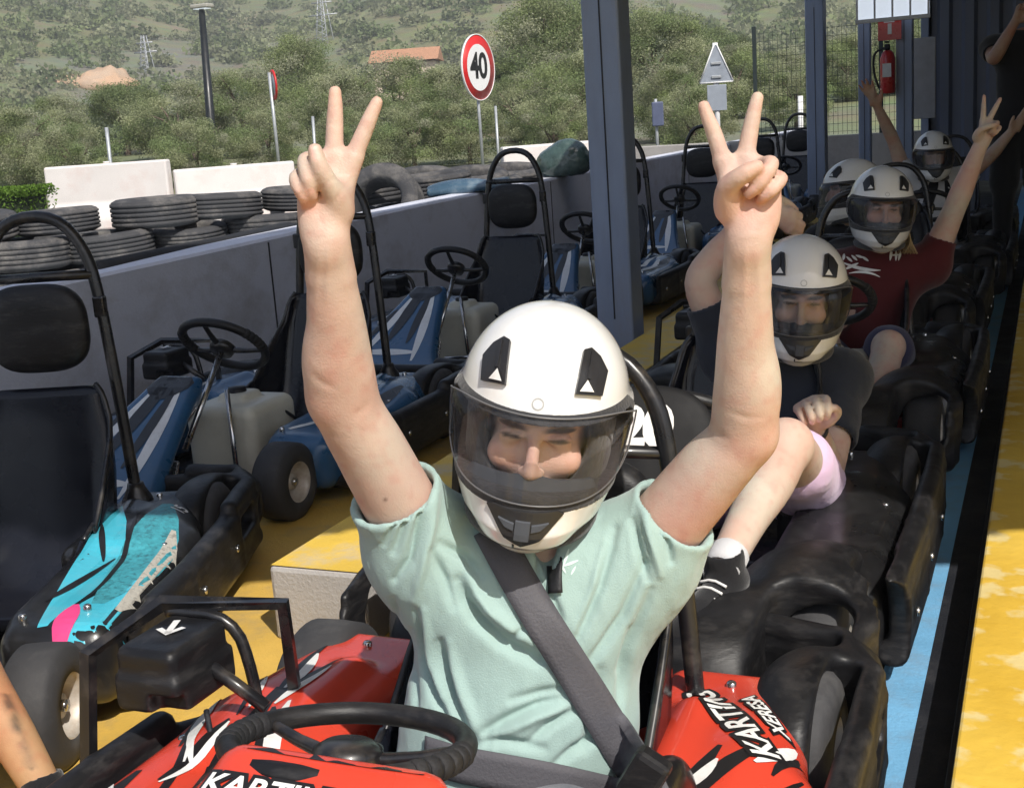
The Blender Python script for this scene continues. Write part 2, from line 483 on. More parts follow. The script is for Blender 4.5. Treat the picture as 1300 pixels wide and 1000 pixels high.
# raised yellow platform with rows of worn anti-slip ovals
m_plat = bpy.data.materials.new('platform_paint'); nt, N, L, B = nodes(m_plat)
tc = N.new('ShaderNodeTexCoord'); mp = N.new('ShaderNodeMapping'); L.new(tc.outputs['Object'], mp.inputs[0]); mp.inputs['Scale'].default_value = (5.0, 7.6, 1)
vo = N.new('ShaderNodeTexVoronoi'); vo.inputs['Randomness'].default_value = .35; vo.inputs['Scale'].default_value = 1.; L.new(mp.outputs[0], vo.inputs['Vector'])
no = N.new('ShaderNodeTexNoise'); no.inputs['Scale'].default_value = 26; no.inputs['Detail'].default_value = 8; L.new(tc.outputs['Object'], no.inputs['Vector'])
ma = N.new('ShaderNodeMath'); ma.operation = 'MULTIPLY_ADD'; L.new(no.outputs[0], ma.inputs[0]); ma.inputs[1].default_value = .75; L.new(vo.outputs['Distance'], ma.inputs[2])
mr = N.new('ShaderNodeMapRange'); mr.inputs[1].default_value = .66; mr.inputs[2].default_value = .80; mr.inputs[3].default_value = .9; mr.inputs[4].default_value = 0; L.new(ma.outputs[0], mr.inputs[0])
n4 = N.new('ShaderNodeTexNoise'); n4.inputs['Scale'].default_value = 3; n4.inputs['Detail'].default_value = 6; L.new(tc.outputs['Object'], n4.inputs['Vector'])
cr1 = N.new('ShaderNodeValToRGB'); cr1.color_ramp.elements[0].position = .3; cr1.color_ramp.elements[0].color = (.62, .38, .035, 1); cr1.color_ramp.elements[1].position = .7; cr1.color_ramp.elements[1].color = (.74, .49, .07, 1)
L.new(n4.outputs[0], cr1.inputs[0])
mx = N.new('ShaderNodeMix'); mx.data_type = 'RGBA'; L.new(mr.outputs[0], mx.inputs[0]); L.new(cr1.outputs[0], mx.inputs[6]); mx.inputs[7].default_value = (.72, .58, .26, 1)
L.new(mx.outputs[2], B.inputs['Base Color']); B.inputs['Roughness'].default_value = .65
bp = N.new('ShaderNodeBump'); bp.inputs['Distance'].default_value = .006; bp.inputs['Strength'].default_value = .7; L.new(ma.outputs[0], bp.inputs['Height']); L.new(bp.outputs[0], B.inputs['Normal'])
pl = MB().box((2.368, 9, .055), (5.0, 32, .13), bev=.006).build('platform', m_plat); tag(pl, kind='structure')
m_rub = mat('black_rubber', (.012, .012, .014), .75, var=.3, scale=14, bump=.3, bscale=80, dirt=(.06, .055, .05), dirtamt=.4, dscale=5)
sk = MB().box((-.138, 9, .047), (.012, 32, .094), bev=.002).build('rubber_kerb_strip', m_rub)
tag(sk, kind='structure')

# ================================================================== lane divider, wall, roof and posts
dv = MB().box((-1.650, 11.5, .098), (.27, 18.0, .2), bev=.012).build('concrete_divider', m_conc)
tag(dv, 'low concrete divider kerb with yellow painted top beside the driver in the mint shirt', 'kerb')
tp = MB_poly('top_paint', [(-1.780, 2.505), (-1.520, 2.505), (-1.520, 20.4), (-1.780, 20.4)], .2005, painted('chipped_yellow_paint', (.78, .52, .07), 4.5, (.50, .46, .40), .95)); tp.parent = dv

def wall_pt(y): return -3.83-.085*np.clip((y-4.2)/2.2, 0, 1.8)*1.6
wl_ = MB()
G = []
for y in np.linspace(-3, 24, 28):
    x = float(wall_pt(y)); G.append([(x, y, -.02), (x, y, .69), (x-.012, y, .705), (x-.20, y, .71), (x-.215, y, .695), (x-.215, y, -.02)])
wl_.grid(G)
m_wall = mat('grey_wall_paint', (.60, .62, .70), .85, var=.07, scale=1.3, bump=.25, bscale=50, dirt=(.25, .22, .19), dirtamt=.55, dscale=1.4, stretch=(1, 1, 1.6))
wall_ = wl_.build('concrete_wall', m_wall, smooth=False)
for y in np.arange(-1.2, 22, 2.35):
    MB().box((float(wall_pt(y))+.0012, y, .34), (.004, .012, .68)).build('joint', m_black, wall_)
tag(wall_, 'long low grey concrete wall behind the blue karts', 'wall')

m_steel = mat('blue_grey_steel_paint', (.27, .33, .47), .45, var=.12, scale=4, bump=.08, bscale=20, dirt=(.20, .18, .17), dirtamt=.5, dscale=2, stretch=(3, 3, .6))
def post(x, y, s, label, z0=0.):
    r = empty('roof_post', (x, y, z0), 0, label, 'post', 'steel roof posts')
    h = 3.3-z0
    MB().box((0, 0, h/2), (s, s, h), bev=.012).build('column', m_steel, r)
    MB().box((0, 0, .008), (s+.12, s+.12, .014), bev=.003).build('base_plate', m_steel, r)
    s_ = MB().box((0, -s/2-.002, 1.2), (.006, .004, 1.9)).build('seam', m_black, r)
    for sx in (-1, 1):
        for sy in (-1, 1): MB().lathe([(0, .0), (.014, 0), (.014, .018), (0, .018)], 6, TR((sx*(s/2+.035), sy*(s/2+.035), .015)), closed=False).build('anchor_bolt', m_black, r)
    return r
P1 = at(793, 455, 6.35)
post(P1[0]-.01, P1[1], .185, 'large blue-grey square steel post just behind the mint shirt driver, left of his raised hand')
P2 = gnd(1037, 275, 0)
post(P2[0]+.02, P2[1], .19, 'slimmer blue-grey steel post in front of the mesh fence, farther back on the left')
post(2.45, 2.6, .2, 'blue-grey steel post on the yellow platform')
# the canopy that shades the lanes
m_roof = mat('roof_metal', (.30, .31, .33), .5, var=.08, scale=3, bump=.05)
rf = MB()
zr = 3.32; el_y = to_sun[2]/-to_sun[1]; xr = -2.36
yf = 3.36-(zr-.12)/el_y
x = xr
n = 0
poly = []
while x < 5.2:
    poly += [(x, .0), (x+.09, .0), (x+.12, .04), (x+.21, .04)]; x += .24
G = [[(px, (yf-.30*max(0, 2.2-px)) if y is None else y, zr+pz) for px, pz in poly] for y in (None, 12, 26)]
rf.grid(G)
tag(rf.build('canopy_roof', m_roof, solid=.012, smooth=False), 'grey corrugated metal canopy covering the kart lanes', 'roof')
for y in (yf+.9, 8., 16.):
    tag(MB().box((1.4, y, zr-.11), (7.5, .1, .2), bev=.008).build('roof_beam', m_steel), 'blue-grey steel beam under the canopy roof', 'beam', 'canopy beams')

# ================================================================== shed, windows, fence, extinguisher on the right
m_sid = mat('blue_grey_siding', (.15, .175, .25), .45, var=.1, scale=2, bump=.04, dirt=(.14, .14, .15), dirtamt=.5, dscale=2, stretch=(2, 2, .4))
S0 = at(1178, 205, 15.5); S0 = np.array([S0[0], S0[1], 0])
sh = empty('metal_shed', (S0[0], S0[1], 0), 0, 'blue-grey corrugated metal shed under the canopy at upper right', 'shed')
G0 = []; x = 0.
while x < 7:
    G0 += [(x, 0), (x+.10, 0), (x+.14, -.05), (x+.24, -.05)]; x += .28
mb = MB(); mb.grid([[(a, b, z) for a, b in G0] for z in (0.12, 4.2)]); mb.build('siding', m_sid, sh, solid=.01, smooth=False)
mb = MB(); mb.box((0, 4, 2.1), (.08, 8, 4.2)); mb.build('side_wall', m_sid, sh)
mb = MB(); mb.box((3.4-S0[0], (4.6-S0[1])/2, 2.1), (.1, S0[1]-4.6, 4.2)); mb.build('added_shade_wall', m_sid, sh)  # unseen wall added to block side sky light and deepen the canopy shade
mb = MB(); mb.box((-.03, -.06, 2.1), (.09, .09, 4.2), bev=.006); mb.build('corner_trim', m_steel, sh)
# low pale wall under the fence
fa, fb = gnd(925, 180, .0), gnd(1180, 196, .0)
m_white = mat('white_wall_paint', (.62, .64, .66), .8, var=.06, scale=2, bump=.15, dirt=(.4, .38, .36), dirtamt=.4, dscale=2)
fy = 17.6
xa, xb = at(960, 150, 17.)[0], S0[0]+.1
lw = MB().box(((xa+xb)/2-1.0, fy, .36), (xb-xa+2.4, .18, .74), bev=.01).build('low_wall', m_conc); tag(lw, 'low pale concrete wall carrying the mesh fence', 'wall')
fe = empty('mesh_fence', ((xa+xb)/2, fy, .73), 0, 'dark welded wire mesh fence standing on the low pale wall', 'fence')
L_ = xb-xa+.1
m_wire = mat('dark_fence_wire', (.045, .06, .06), .5, .3)
mb = MB()
nx = int(L_/.06)
for i in range(nx+1):
    xx = -L_/2+i*L_/nx; mb.box((xx, 0, .72), (.0045, .0045, 1.42))
for k in range(14): mb.box((0, .004, .05+k*.104), (L_, .0045, .0045))
mb.build('wire_mesh', m_wire, fe)
for i in range(4):
    MB().box((-L_/2+i*L_/3, -.04, .75), (.05, .05, 1.5), bev=.005).build('fence_post', m_wire, fe)
# posts + window box with self-lit panes at the shed's corner
m_glow_glass = mat('glass_added_glow', (.75, .8, .85), .08, var=.05); nt = m_glow_glass.node_tree; nt.nodes['Principled BSDF'].inputs['Emission Color'].default_value = (.8, .88, 1, 1); nt.nodes['Principled BSDF'].inputs['Emission Strength'].default_value = .55  # emission added to the glass so the shaded panes look bright
m_frame = mat('white_frame', (.75, .75, .75), .5)
Wc = at(1133, 8, 13.2)
wd = empty('booth_window', tuple(Wc), 0, 'glazed booth panels with an added glow hung above the fire extinguisher', 'window')
mb = MB()
for i in range(5): mb.box((-.36+i*.18, 0, .12), (.02, .05, .5), bev=.004)
mb.box((0, 0, -.13), (.76, .06, .04), bev=.004); mb.box((0, 0, .37), (.76, .06, .04), bev=.004); mb.build('frame', m_frame, wd)
MB().box((0, .01, .12), (.74, .012, .5)).build('pane', m_glow_glass, wd)
pp = at(1133, 150, 13.6)
r = post(pp[0]+.12, pp[1]+.1, .17, 'blue-grey steel post carrying the red fire extinguisher')
r = post(at(1098, 100, 13.9)[0], at(1098, 100, 13.9)[1], .13, 'thin blue-grey steel post left of the red fire extinguisher')
m_red = mat('red_enamel', (.55, .03, .03), .3, var=.08, coat=.4)
ex0 = at(1127, 92, 13.45)
ex = empty('fire_extinguisher', (ex0[0], ex0[1], ex0[2]-.22), 0, 'red fire extinguisher hanging on a blue-grey post', 'extinguisher')
MB().lathe([(0, 0), (.07, 0), (.08, .02), (.08, .36), (.06, .42), (.03, .45), (0, .45)], 20, None, False).build('cylinder', m_red, ex)
MB().box((0, -.02, .48), (.05, .1, .06), bev=.01).box((0, -.06, .53), (.03, .14, .02), bev=.005).build('valve', m_black, ex)
MB().tube([(-.02, -.02, .47), (-.14, -.02, .44), (-.15, -.02, .25), (-.09, -.02, .06)], .012, 8, 2).build('hose', m_black, ex)
MB().box((0, -.081, .24), (.09, .006, .14)).build('instruction_label', m_frame, ex)
sg = MB().box((ex0[0]+.02, ex0[1]+.02, ex0[2]+.46), (.24, .012, .26), bev=.003).build('safety_sign', m_red)
tag(sg, 'red safety sign above the fire extinguisher', 'sign')
me = poly_mesh([[(-.02, -.07), (.02, -.07), (.02, .04), (-.02, .04)], [(-.06, .05), (.05, .05), (.05, .07), (-.06, .07)]])
o = mesh_obj('sign_symbol', me, m_frame, sg); o.matrix_local = TR((ex0[0]+.02, ex0[1]+.012, ex0[2]+.46), (R(90), 0, 0))
wb = at(1168, 100, 14.4)
nb = MB().box((wb[0], wb[1], wb[2]), (.34, .03, .9), bev=.008).build('notice_board', mat('pale_board', (.45, .46, .5), .5)); tag(nb, 'pale notice board between the extinguisher post and the shed', 'board')

# ================================================================== tyres
m_tyre = mat('old_tyre', (.050, .050, .054), .85, var=.3, scale=6, bump=.5, bscale=40, dirt=(.20, .185, .17), dirtamt=.85, dscale=4)
def tyre_mesh(Ro=.33, wd_=.2, ri=.2, name='tyre'):
    prof = []
    h = wd_/2
    prof += [(ri, -h*.7), (ri+.02, -h*.95), (Ro*.85, -h), (Ro-.015, -h*.85)]
    k = 5
    for i in range(k):                                     # ribs round the tread
        z0 = -h*.8+i*(h*1.6/k); z1 = z0+h*1.6/k
        prof += [(Ro, z0+.004), (Ro, z1-.008), (Ro-.010, z1-.007), (Ro-.010, z1-.001)]
    prof += [(Ro-.015, h*.85), (Ro*.85, h), (ri+.02, h*.95), (ri, h*.7), (ri-.0, 0)]
    mb = MB(); mb.lathe(prof, 44)
    bmesh.ops.recalc_face_normals(mb.bm, faces=mb.bm.faces[:])
    me = bpy.data.meshes.new(name); mb.bm.to_mesh(me); mb.bm.free(); me.materials.append(m_tyre); return me
ty_m = [tyre_mesh(), tyre_mesh(.30, .18, .19), tyre_mesh(.335, .22, .2)]
def tyre(p, rot, k, label):
    o = link(bpy.data.objects.new('tyre', ty_m[k % 3])); o.location = p; o.rotation_euler = rot
    tag(o, label, 'tyre', 'tyres stacked along the track'); return o
TL = [at(5, 262, 9.1), at(330, 262, 10.0)]
k = 0
d0 = np.array([TL[1][0]-TL[0][0], TL[1][1]-TL[0][1], 0]); Lr = np.linalg.norm(d0); d0 = d0/Lr
for row, (z, off) in enumerate([(.11, .0), (.32, .32), (.53, .08), (.74, .4)]):
    for i in range(-2, 8):
        if row == 1 and i in (3,): continue
        q = TL[0]+d0*(off+i*.61)+np.array([random.uniform(-.05, .05), random.uniform(-.06, .06), 0])
        if q[0] > float(wall_pt(q[1]))-.60: continue
        lab = ['old black tyre in the bottom row of the stack before the white barriers', 'old black tyre in the second row of the stack, above the ground row', 'old black tyre in the upper row of the stack before the white barriers', 'old black tyre lying on the very top of the stack before the white barriers'][row]
        tyre((q[0], q[1], z), (random.uniform(-.06, .06), random.uniform(-.06, .06), random.uniform(0, 6)), k, lab); k += 1
# tyres along the wall further back
for i, (px, py, d, rx) in enumerate([(484, 262, 9.8, 60), (536, 236, 11.3, 12), (600, 232, 11.6, 8), (650, 226, 12.2, 6), (560, 246, 11.4, 4), (620, 243, 11.8, 4)]):
    q = at(px, py, d); q[0] = min(q[0], float(wall_pt(q[1]))-.58); tyre(tuple(q), (R(rx), R(random.uniform(-8, 8)), 0), 2, ['old tyre tipped up on edge behind the wall, right of the raised left hand'][0] if i == 0 else 'grey tyre lying behind the wall, left of the speed limit sign')
# long black rubber mat along the wall top
mb = MB(); a, b = at(118, 345, 5.75), at(385, 290, 8.)
mb.tube([a, a*.6+b*.4, b], [.045, .05, .04], 14)
mb.box(tuple((a+b)/2-np.array([.08, 0, .05])), (.14, float(np.linalg.norm(b-a))*.96, .16), Euler((0, 0, -math.atan2((b-a)[0], (b-a)[1]))), .04)
tag(mb.build('rubber_roll', m_rub), 'long black rolled rubber mat lying behind the wall in front of the tyres', 'mat')

# ================================================================== barriers
m_bar = mat('sun_bleached_white_plastic', (.74, .70, .67), .6, var=.07, scale=1.5, bump=.12, bscale=12, dirt=(.62, .42, .36), dirtamt=.6, dscale=.9)
def barrier(pa, pb, z1, label, ccol=None):
    a, b = np.array(pa), np.array(pb); c = (a+b)/2; L_ = np.linalg.norm((b-a)[:2]); rz = math.atan2(b[1]-a[1], b[0]-a[0])
    r = empty('plastic_barrier', (c[0], c[1], 0), rz, label, 'barrier', 'white plastic barriers')
    prof = [(-.28, 0), (.28, 0), (.26, .16), (.12, .42), (.10, z1), (-.10, z1), (-.12, .42), (-.26, .16)]
    M = Matrix.Rotation(R(90), 4, 'Z') @ Matrix.Rotation(R(90), 4, 'X') @ Matrix.Translation((0, 0, -L_/2))
    MB().prism(prof, L_, M, .03).build('body', m_bar, r)
    for sx in (-.3, .3): MB().box((sx*L_, -.30, .1), (.22, .08, .1), bev=.015).build('fork_pocket', m_black, r)
    MB().lathe([(0, 0), (.05, 0), (.05, .03), (0, .03)], 12, TR((0, 0, z1)), False).build('filler_cap', m_bar, r)
    return r
def at_h(px, py, z):
    return gnd(px, py, z)
A1, A2 = at(57, 205, 19.6), at(214, 210, 19.4)
barrier((A1[0], A1[1]), (A2[0], A2[1]), (A1[2]+A2[2])/2, 'pinkish white plastic barrier beside the green hedge at far left')
A1, A2 = at(219, 214, 19.4), at(372, 206, 20.)
barrier((A1[0], A1[1]), (A2[0], A2[1]), (A1[2]+A2[2])/2, 'clean white plastic barrier directly left of the raised hand')
A1, A2 = at(636, 187, 20.), at(790, 180, 20.5)
barrier((A1[0], A1[1]), (A2[0], A2[1]), A1[2], 'white plastic barrier behind the dark green drum near the big steel post')

# dark green covered drum on the wall
q = at(716, 203, 11.4); q[2] = .71
V = Vol((-.3, -.22, -.02), (.3, .22, .42), .012)
V.ell((0, 0, .12), (.25, .17, .15), p=2.4).ell((.04, 0, .2), (.17, .15, .13), k=.05).ell((-.17, .02, .1), (.1, .12, .1), k=.03); V.plane((0, 0, 0), (0, 0, -1))
dm = V.mesh('plastic_drum', 1)
vv = get_co(dm); set_co(dm, vv+get_no(dm)*(fbm(vv*14, 3)[:, None]*.012))
o = mesh_obj('drum_cover', dm, mat('dark_green_plastic', (.05, .085, .075), .28, var=.3, scale=9, coat=.5, dirt=(.25, .28, .27), dirtamt=.5, dscale=6)); o.location = q
tag(o, 'dark green plastic covered bundle resting on the grey wall', 'bundle')
q = at(597, 247, 9.9); q[2] = .74
V = Vol((-.4, -.25, -.1), (.4, .25, .15), .012)
V.box((0, 0, 0), (.33, .14, .03), rd=.025).ell((-.1, 0, .03), (.24, .12, .05), k=.03).box((.22, 0, .03), (.1, .12, .02), rd=.015, k=.02)
o = mesh_obj('spare_fairing', V.mesh('spare_fairing', 1), mat('dusty_blue_fairing', (.05, .10, .15), .3, var=.3, scale=5, coat=.3, dirt=(.3, .34, .36), dirtamt=.6, dscale=6)); o.location = q; o.rotation_euler = (0, R(-3), R(20))
tag(o, 'loose dark blue kart fairing lying on top of the grey wall', 'fairing')

# ================================================================== signs, poles, lamp
m_galv = mat('galvanised_steel', (.42, .44, .46), .45, .4, var=.1, scale=12)
m_signw = mat('sign_white', (.8, .8, .8), .45, var=.03); m_signr = mat('sign_red', (.58, .02, .02), .4, var=.05); m_signk = mat('sign_black', (.01, .01, .012), .45); m_signb = mat('sign_back_grey', (.36, .40, .46), .5, .3, var=.08)
def face_cam(p, yaw=0.): return math.atan2(p[0], p[1])*-1+yaw
def ground_z(p): return float(land_h(np.array([p[0]]), np.array([p[1]]))[0])
# speed sign
q = at(607, 86, 24.); gz = ground_z(q)
s_ = empty('speed_limit_sign', (q[0], q[1], gz), face_cam(q, R(60)), 'round white speed limit sign with red rim reading 40', 'sign')
h = q[2]-gz; rs_ = 40/1600*24.
MB().tube([(0, .05, 0), (0, .05, h+.3)], .03, 10).build('pole', m_galv, s_)
pm = Matrix.Rotation(R(90), 4, 'X')
MB().lathe([(0, -.012), (rs_, -.012), (rs_, .012), (0, .012)], 48, TR((0, 0, h)) @ pm, False).build('rim', m_signr, s_)
MB().disc(rs_*.72, 48, TR((0, -.016, h)) @ pm).build('face', m_signw, s_)
MB().lathe([(rs_*1.0, -.02), (rs_*1.03, -.02), (rs_*1.03, .02), (rs_, .02)], 48, TR((0, 0, h)) @ pm).build('edge', m_signw, s_)
me = text_mesh('40', .66, .018, 0, .95); o = mesh_obj('number', me, m_signk, s_); o.matrix_local = TR((0, -.021, h+.01)) @ pm
q = at(628, 180, 24.5)
def pole(px, py0, py1, d, r, name, label, m=None, lean=0):
    a = at(px, py1, d); t = at(px+lean, py0, d); gz = ground_z(a)
    o = MB().tube([(a[0], a[1], min(gz, a[2])), (t[0], t[1], t[2])], r, 8).build(name, m or m_galv); return tag(o, label, 'pole')
pole(634, 135, 220, 24.6, .028, 'thin_pole', 'thin grey pole right beside the speed limit sign', lean=-5)
pole(139, 162, 206, 24, .035, 'thin_pole', 'short thin pale pole behind the pinkish white barrier', lean=-4)
pole(399, 148, 200, 25, .03, 'thin_pole', 'short thin pale pole behind the raised left hand', lean=-2)
pole(1016, 122, 145, 24, .05, 'thin_pole', 'short white pole by the low wall near the mesh fence', m_signw)
# round sign seen edge-on
q = at(347, 108, 26.); gz = ground_z(q)
s_ = empty('round_sign', (q[0], q[1], gz), face_cam(q, R(102)), 'round road sign turned edge-on on a thin pole left of the raised hand', 'sign')
h = q[2]-gz
MB().tube([(0, .06, 0), (0, .06, h+.25)], .035, 10).build('pole', m_galv, s_)
MB().lathe([(0, -.012), (.3, -.012), (.3, .012), (0, .012)], 40, TR((0, 0, h)) @ pm, False).build('plate', m_signb, s_)
MB().lathe([(.22, -.016), (.305, -.016), (.305, .016), (.22, .016)], 40, TR((0, 0, h)) @ pm).build('rim', m_signr, s_)
# triangular sign seen from the back
q = at(909, 90, 21.); gz = ground_z(q)
s_ = empty('triangle_sign', (q[0], q[1], gz), face_cam(q, R(5)), 'triangular road sign seen from its grey back, above a small rectangular plate', 'sign')
h = q[2]-gz
MB().tube([(0, .03, 0), (0, .03, h+.45)], .045, 12).build('pole', m_signw, s_)
MB().prism([(-.28, -.2), (.28, -.2), (.03, .42), (-.03, .42)], .02, TR((0, 0, h), (R(90), 0, 0)), .006).build('plate', m_signb, s_)
MB().box((0, -.02, h-.44), (.32, .02, .42), bev=.005).build('sub_plate', m_signb, s_)
mb = MB(); mb.tube([(-.27, -.03, h-.19), (.27, -.03, h-.19)], .012, 6); mb.tube([(-.28, -.025, h-.19), (-.02, -.025, h+.42)], .012, 6); mb.tube([(.28, -.025, h-.19), (.02, -.025, h+.42)], .012, 6); mb.box((0, -.04, h-.1), (.62, .02, .04)) if False else None
mb.build('edge', m_signw, s_)
for z in (-.1, .12): MB().box((0, -.034, h+z), (.16, .02, .04), bev=.004).build('bracket', m_galv, s_)
q = at(833, 145, 24.); gz = ground_z(q)
s_ = empty('roadside_box', (q[0], q[1], gz), face_cam(q), 'small grey-blue box on a short pole beyond the big steel post', 'box')
MB().tube([(0, 0, 0), (0, 0, q[2]-gz+.28)], .03, 8).build('pole', m_galv, s_)
MB().box((.03, -.05, q[2]-gz), (.22, .12, .45), bev=.02).build('casing', mat('casing_paint', (.10, .12, .2), .5), s_)
# street lamp
q = at(271, 206, 30.); t = at(256, 14, 30.)
gz = ground_z(q)
s_ = empty('street_lamp', (q[0], q[1], gz), 0, 'tall black street lamp before the olive trees', 'street lamp')
lx = t-np.array([q[0], q[1], gz])
m_lampk = mat('black_lamp_paint', (.012, .014, .015), .4)
MB().tube([(0, 0, 0), tuple(lx*.3), tuple(lx)], [.125, .11, .075], 12).build('pole', m_lampk, s_)
MB().lathe([(0, 0), (.14, 0), (.14, .25), (.1, .3), (0, .3)], 12, TR((0, 0, 0)), False).build('base', m_lampk, s_)
mb = MB(); mb.box(tuple(lx+np.array([.02, 0, .10])), (.5, .3, .1), bev=.03); mb.tube([tuple(lx), tuple(lx+np.array([0, 0, .12]))], .06, 8); mb.build('lamp_head', mat('lamp_head_grey', (.35, .34, .3), .5), s_)
MB().box(tuple(lx+np.array([.02, 0, .045])), (.36, .22, .015)).build('lens', m_glow_glass, s_)
# pylons on the hillside
def hit_land(px, py):
    v = ray(px, py)
    for t in np.linspace(40, 620, 900):
        p = CC+v*t
        if p[2] < ground_z(p): return p
    return CC+v*400
def pylon(px, py0, py1, d, label, wd_):
    a = hit_land(px+2, py1); d = float((a-CC) @ cf); t = at(px, py0, d); h = t[2]-a[2]; wd_ *= d/200
    s_ = empty('power_pylon', tuple(a), 0, label, 'pylon')
    mb = MB()
    for sx in (-1, 1):
        for sy in (-1, 1): mb.tube([(sx*wd_, sy*wd_, -3), (sx*wd_*.25, sy*wd_*.25, h)], .085*d/200, 5)
    for k in range(8):
        z = h*k/8; w1 = wd_*(1-.75*k/8); z2 = h*(k+1)/8; w2 = wd_*(1-.75*(k+1)/8)
        for s in (-1, 1): mb.tube([(s*w1, -w1, z), (-s*w2, -w2, z2)], .05*d/200, 4)
    mb.build('lattice', m_galv, s_)
    mb = MB(); mb.tube([(-wd_*2, 0, h*.55), (wd_*2, 0, h*.55)], .12*d/200, 5); mb.tube([(-wd_*1.4, 0, h*.8), (wd_*1.4, 0, h*.8)], .12*d/200, 5); mb.build('cross_arm', m_galv, s_)
pylon(186, 46, 92, 0, 'white lattice power pylon on the slope at left', 1.1)
pylon(411, -8, 54, 0, 'tall pale lattice power pylon on the slope at the centre', 1.3)

# ================================================================== air
hz = MB().box((0, 0, 60), (1400, 1400, 150)).build('haze'); tag(hz, kind='stuff')
mh = bpy.data.materials.new('haze'); mh.use_nodes = True; nt = mh.node_tree
nt.nodes.remove(nt.nodes['Principled BSDF']); pv = nt.nodes.new('ShaderNodeVolumePrincipled')
pv.inputs['Color'].default_value = (.86, .88, .92, 1); pv.inputs['Density'].default_value = .0016; pv.inputs['Anisotropy'].default_value = .2
nt.links.new(pv.outputs[0], nt.nodes['Material Output'].inputs['Volume']); hz.data.materials.append(mh)
# ================================================================== vegetation
m_leaf = mat('leaf', (.1, .1, .05), .65, var=.1, scale=2, vcol='Col', spec=.25)
nt = m_leaf.node_tree; B = nt.nodes['Principled BSDF']
tb = nt.nodes.new('ShaderNodeBsdfTranslucent'); ms = nt.nodes.new('ShaderNodeMixShader'); ms.inputs[0].default_value = .42
at_ = nt.nodes.new('ShaderNodeAttribute'); at_.attribute_name = 'Col'; nt.links.new(at_.outputs['Color'], tb.inputs[0])
nt.links.new(B.outputs[0], ms.inputs[1]); nt.links.new(tb.outputs[0], ms.inputs[2]); nt.links.new(ms.outputs[0], nt.nodes['Material Output'].inputs[0])
m_bark = mat('bark', (.13, .10, .075), .9, var=.3, scale=5, bump=.5, bscale=14)
def leaves(centres, sizes, cols, asp=.45, seed=0):
    """one leaf-shaped quad per centre"""
    g = np.random.default_rng(seed); n = len(centres)
    d = g.normal(size=(n, 3)); d /= np.linalg.norm(d, axis=1)[:, None]
    u = g.normal(size=(n, 3)); u = u-d*(u*d).sum(1)[:, None]; u /= np.linalg.norm(u, axis=1)[:, None]
    s = np.asarray(sizes)[:, None]
    V = np.stack([centres-d*s, centres+u*s*asp, centres+d*s, centres-u*s*asp], 1).reshape(-1, 3)
    Q = np.arange(4*n).reshape(n, 4)
    return V, Q, np.repeat(cols, 4, 0)
PAL = [np.array(c) for c in ((.31, .34, .19), (.26, .31, .14), (.35, .37, .22), (.21, .265, .12), (.37, .38, .26))]
def crown_mesh(name, w, h, nclump, nleaf, leaf, pal, seed):
    g = np.random.default_rng(seed); C, S, K = [], [], []
    for c in range(nclump):
        th = g.uniform(0, 2*math.pi); u = g.uniform(-1., 1.); rr = math.sqrt(max(0, 1-u*u))*g.uniform(.45, 1.0)
        cen = np.array([rr*math.cos(th)*w, rr*math.sin(th)*w, h*(.48+.48*u*g.uniform(.75, 1.05))])
        r = g.uniform(.16, .34)*w
        col = pal[g.integers(len(pal))]*g.uniform(.7, 1.25)
        m = int(nleaf*g.uniform(.6, 1.3))
        p = g.normal(size=(m, 3)); p /= np.linalg.norm(p, axis=1)[:, None]
        p = cen+p*r*(g.uniform(.25, 1.05, (m, 1)))*np.array([1.1, 1.1, .8])
        C.append(p); S.append(g.uniform(.6, 1.35, m)*leaf); K.append(np.clip(col*g.uniform(.85, 1.15, (m, 1)), 0, 1))
    C = np.vstack(C); C[:, 2] = np.maximum(C[:, 2], .06)
    V, Q, K = leaves(C, np.concatenate(S), np.vstack(K), .42, seed)
    me = np_mesh(name, V, Q, False); set_col(me, K); me.materials.append(m_leaf); return me
def trunk_mesh(w, h, seed):
    g = np.random.default_rng(seed); mb = MB()
    tip = np.array([g.uniform(-.2, .2), g.uniform(-.2, .2), h*.5])
    mb.tube([(0, 0, -.3), tuple(tip*.4), tuple(tip)], [.16*h/4, .12*h/4, .08*h/4], 9, 1)
    for k in range(6):
        a = g.uniform(0, 6.28); e = np.array([math.cos(a)*w*.65, math.sin(a)*w*.65, h*g.uniform(.55, .85)])
        mb.tube([tuple(tip*g.uniform(.4, .9)), tuple((tip+e)/2+np.array([0, 0, .1])), tuple(e)], [.06*h/4, .04*h/4, .012*h/4], 6, 1)
    me = bpy.data.meshes.new('trunk'); mb.bm.to_mesh(me); mb.bm.free(); me.materials.append(m_bark); return me
CR = []
for k, (w, h, nc, nl, lf) in enumerate([(2.2, 3.8, 70, 620, .042), (2.6, 4.6, 84, 620, .047), (1.9, 3.0, 58, 600, .038), (3.2, 6.0, 110, 620, .058), (2.4, 4.2, 66, 480, .050)]):
    CR.append((crown_mesh('crown', w, h, nc, nl, lf, PAL if k != 4 else [PAL[3]*.75, PAL[1]*.8, PAL[3]], 50+k), trunk_mesh(w, h, 50+k), w, h))
def tree(px, py_top, d, k, label):
    """crown top at the given picture height, at distance d"""
    t = at(px, py_top, d); gz = ground_z(t); cm, tm, w, h = CR[k]
    s = max(.5, (t[2]-gz)/h)
    r = empty('olive_tree' if k != 4 else 'dark_tree', (t[0], t[1], gz), random.uniform(0, 6.28), label, 'tree', 'trees and bushes beyond the track')
    r.scale = (s*random.uniform(.95, 1.2), s*random.uniform(.95, 1.2), s)
    for n, me in (('trunk', tm), ('crown', cm)):
        o = link(bpy.data.objects.new(n, me), r)
    return r
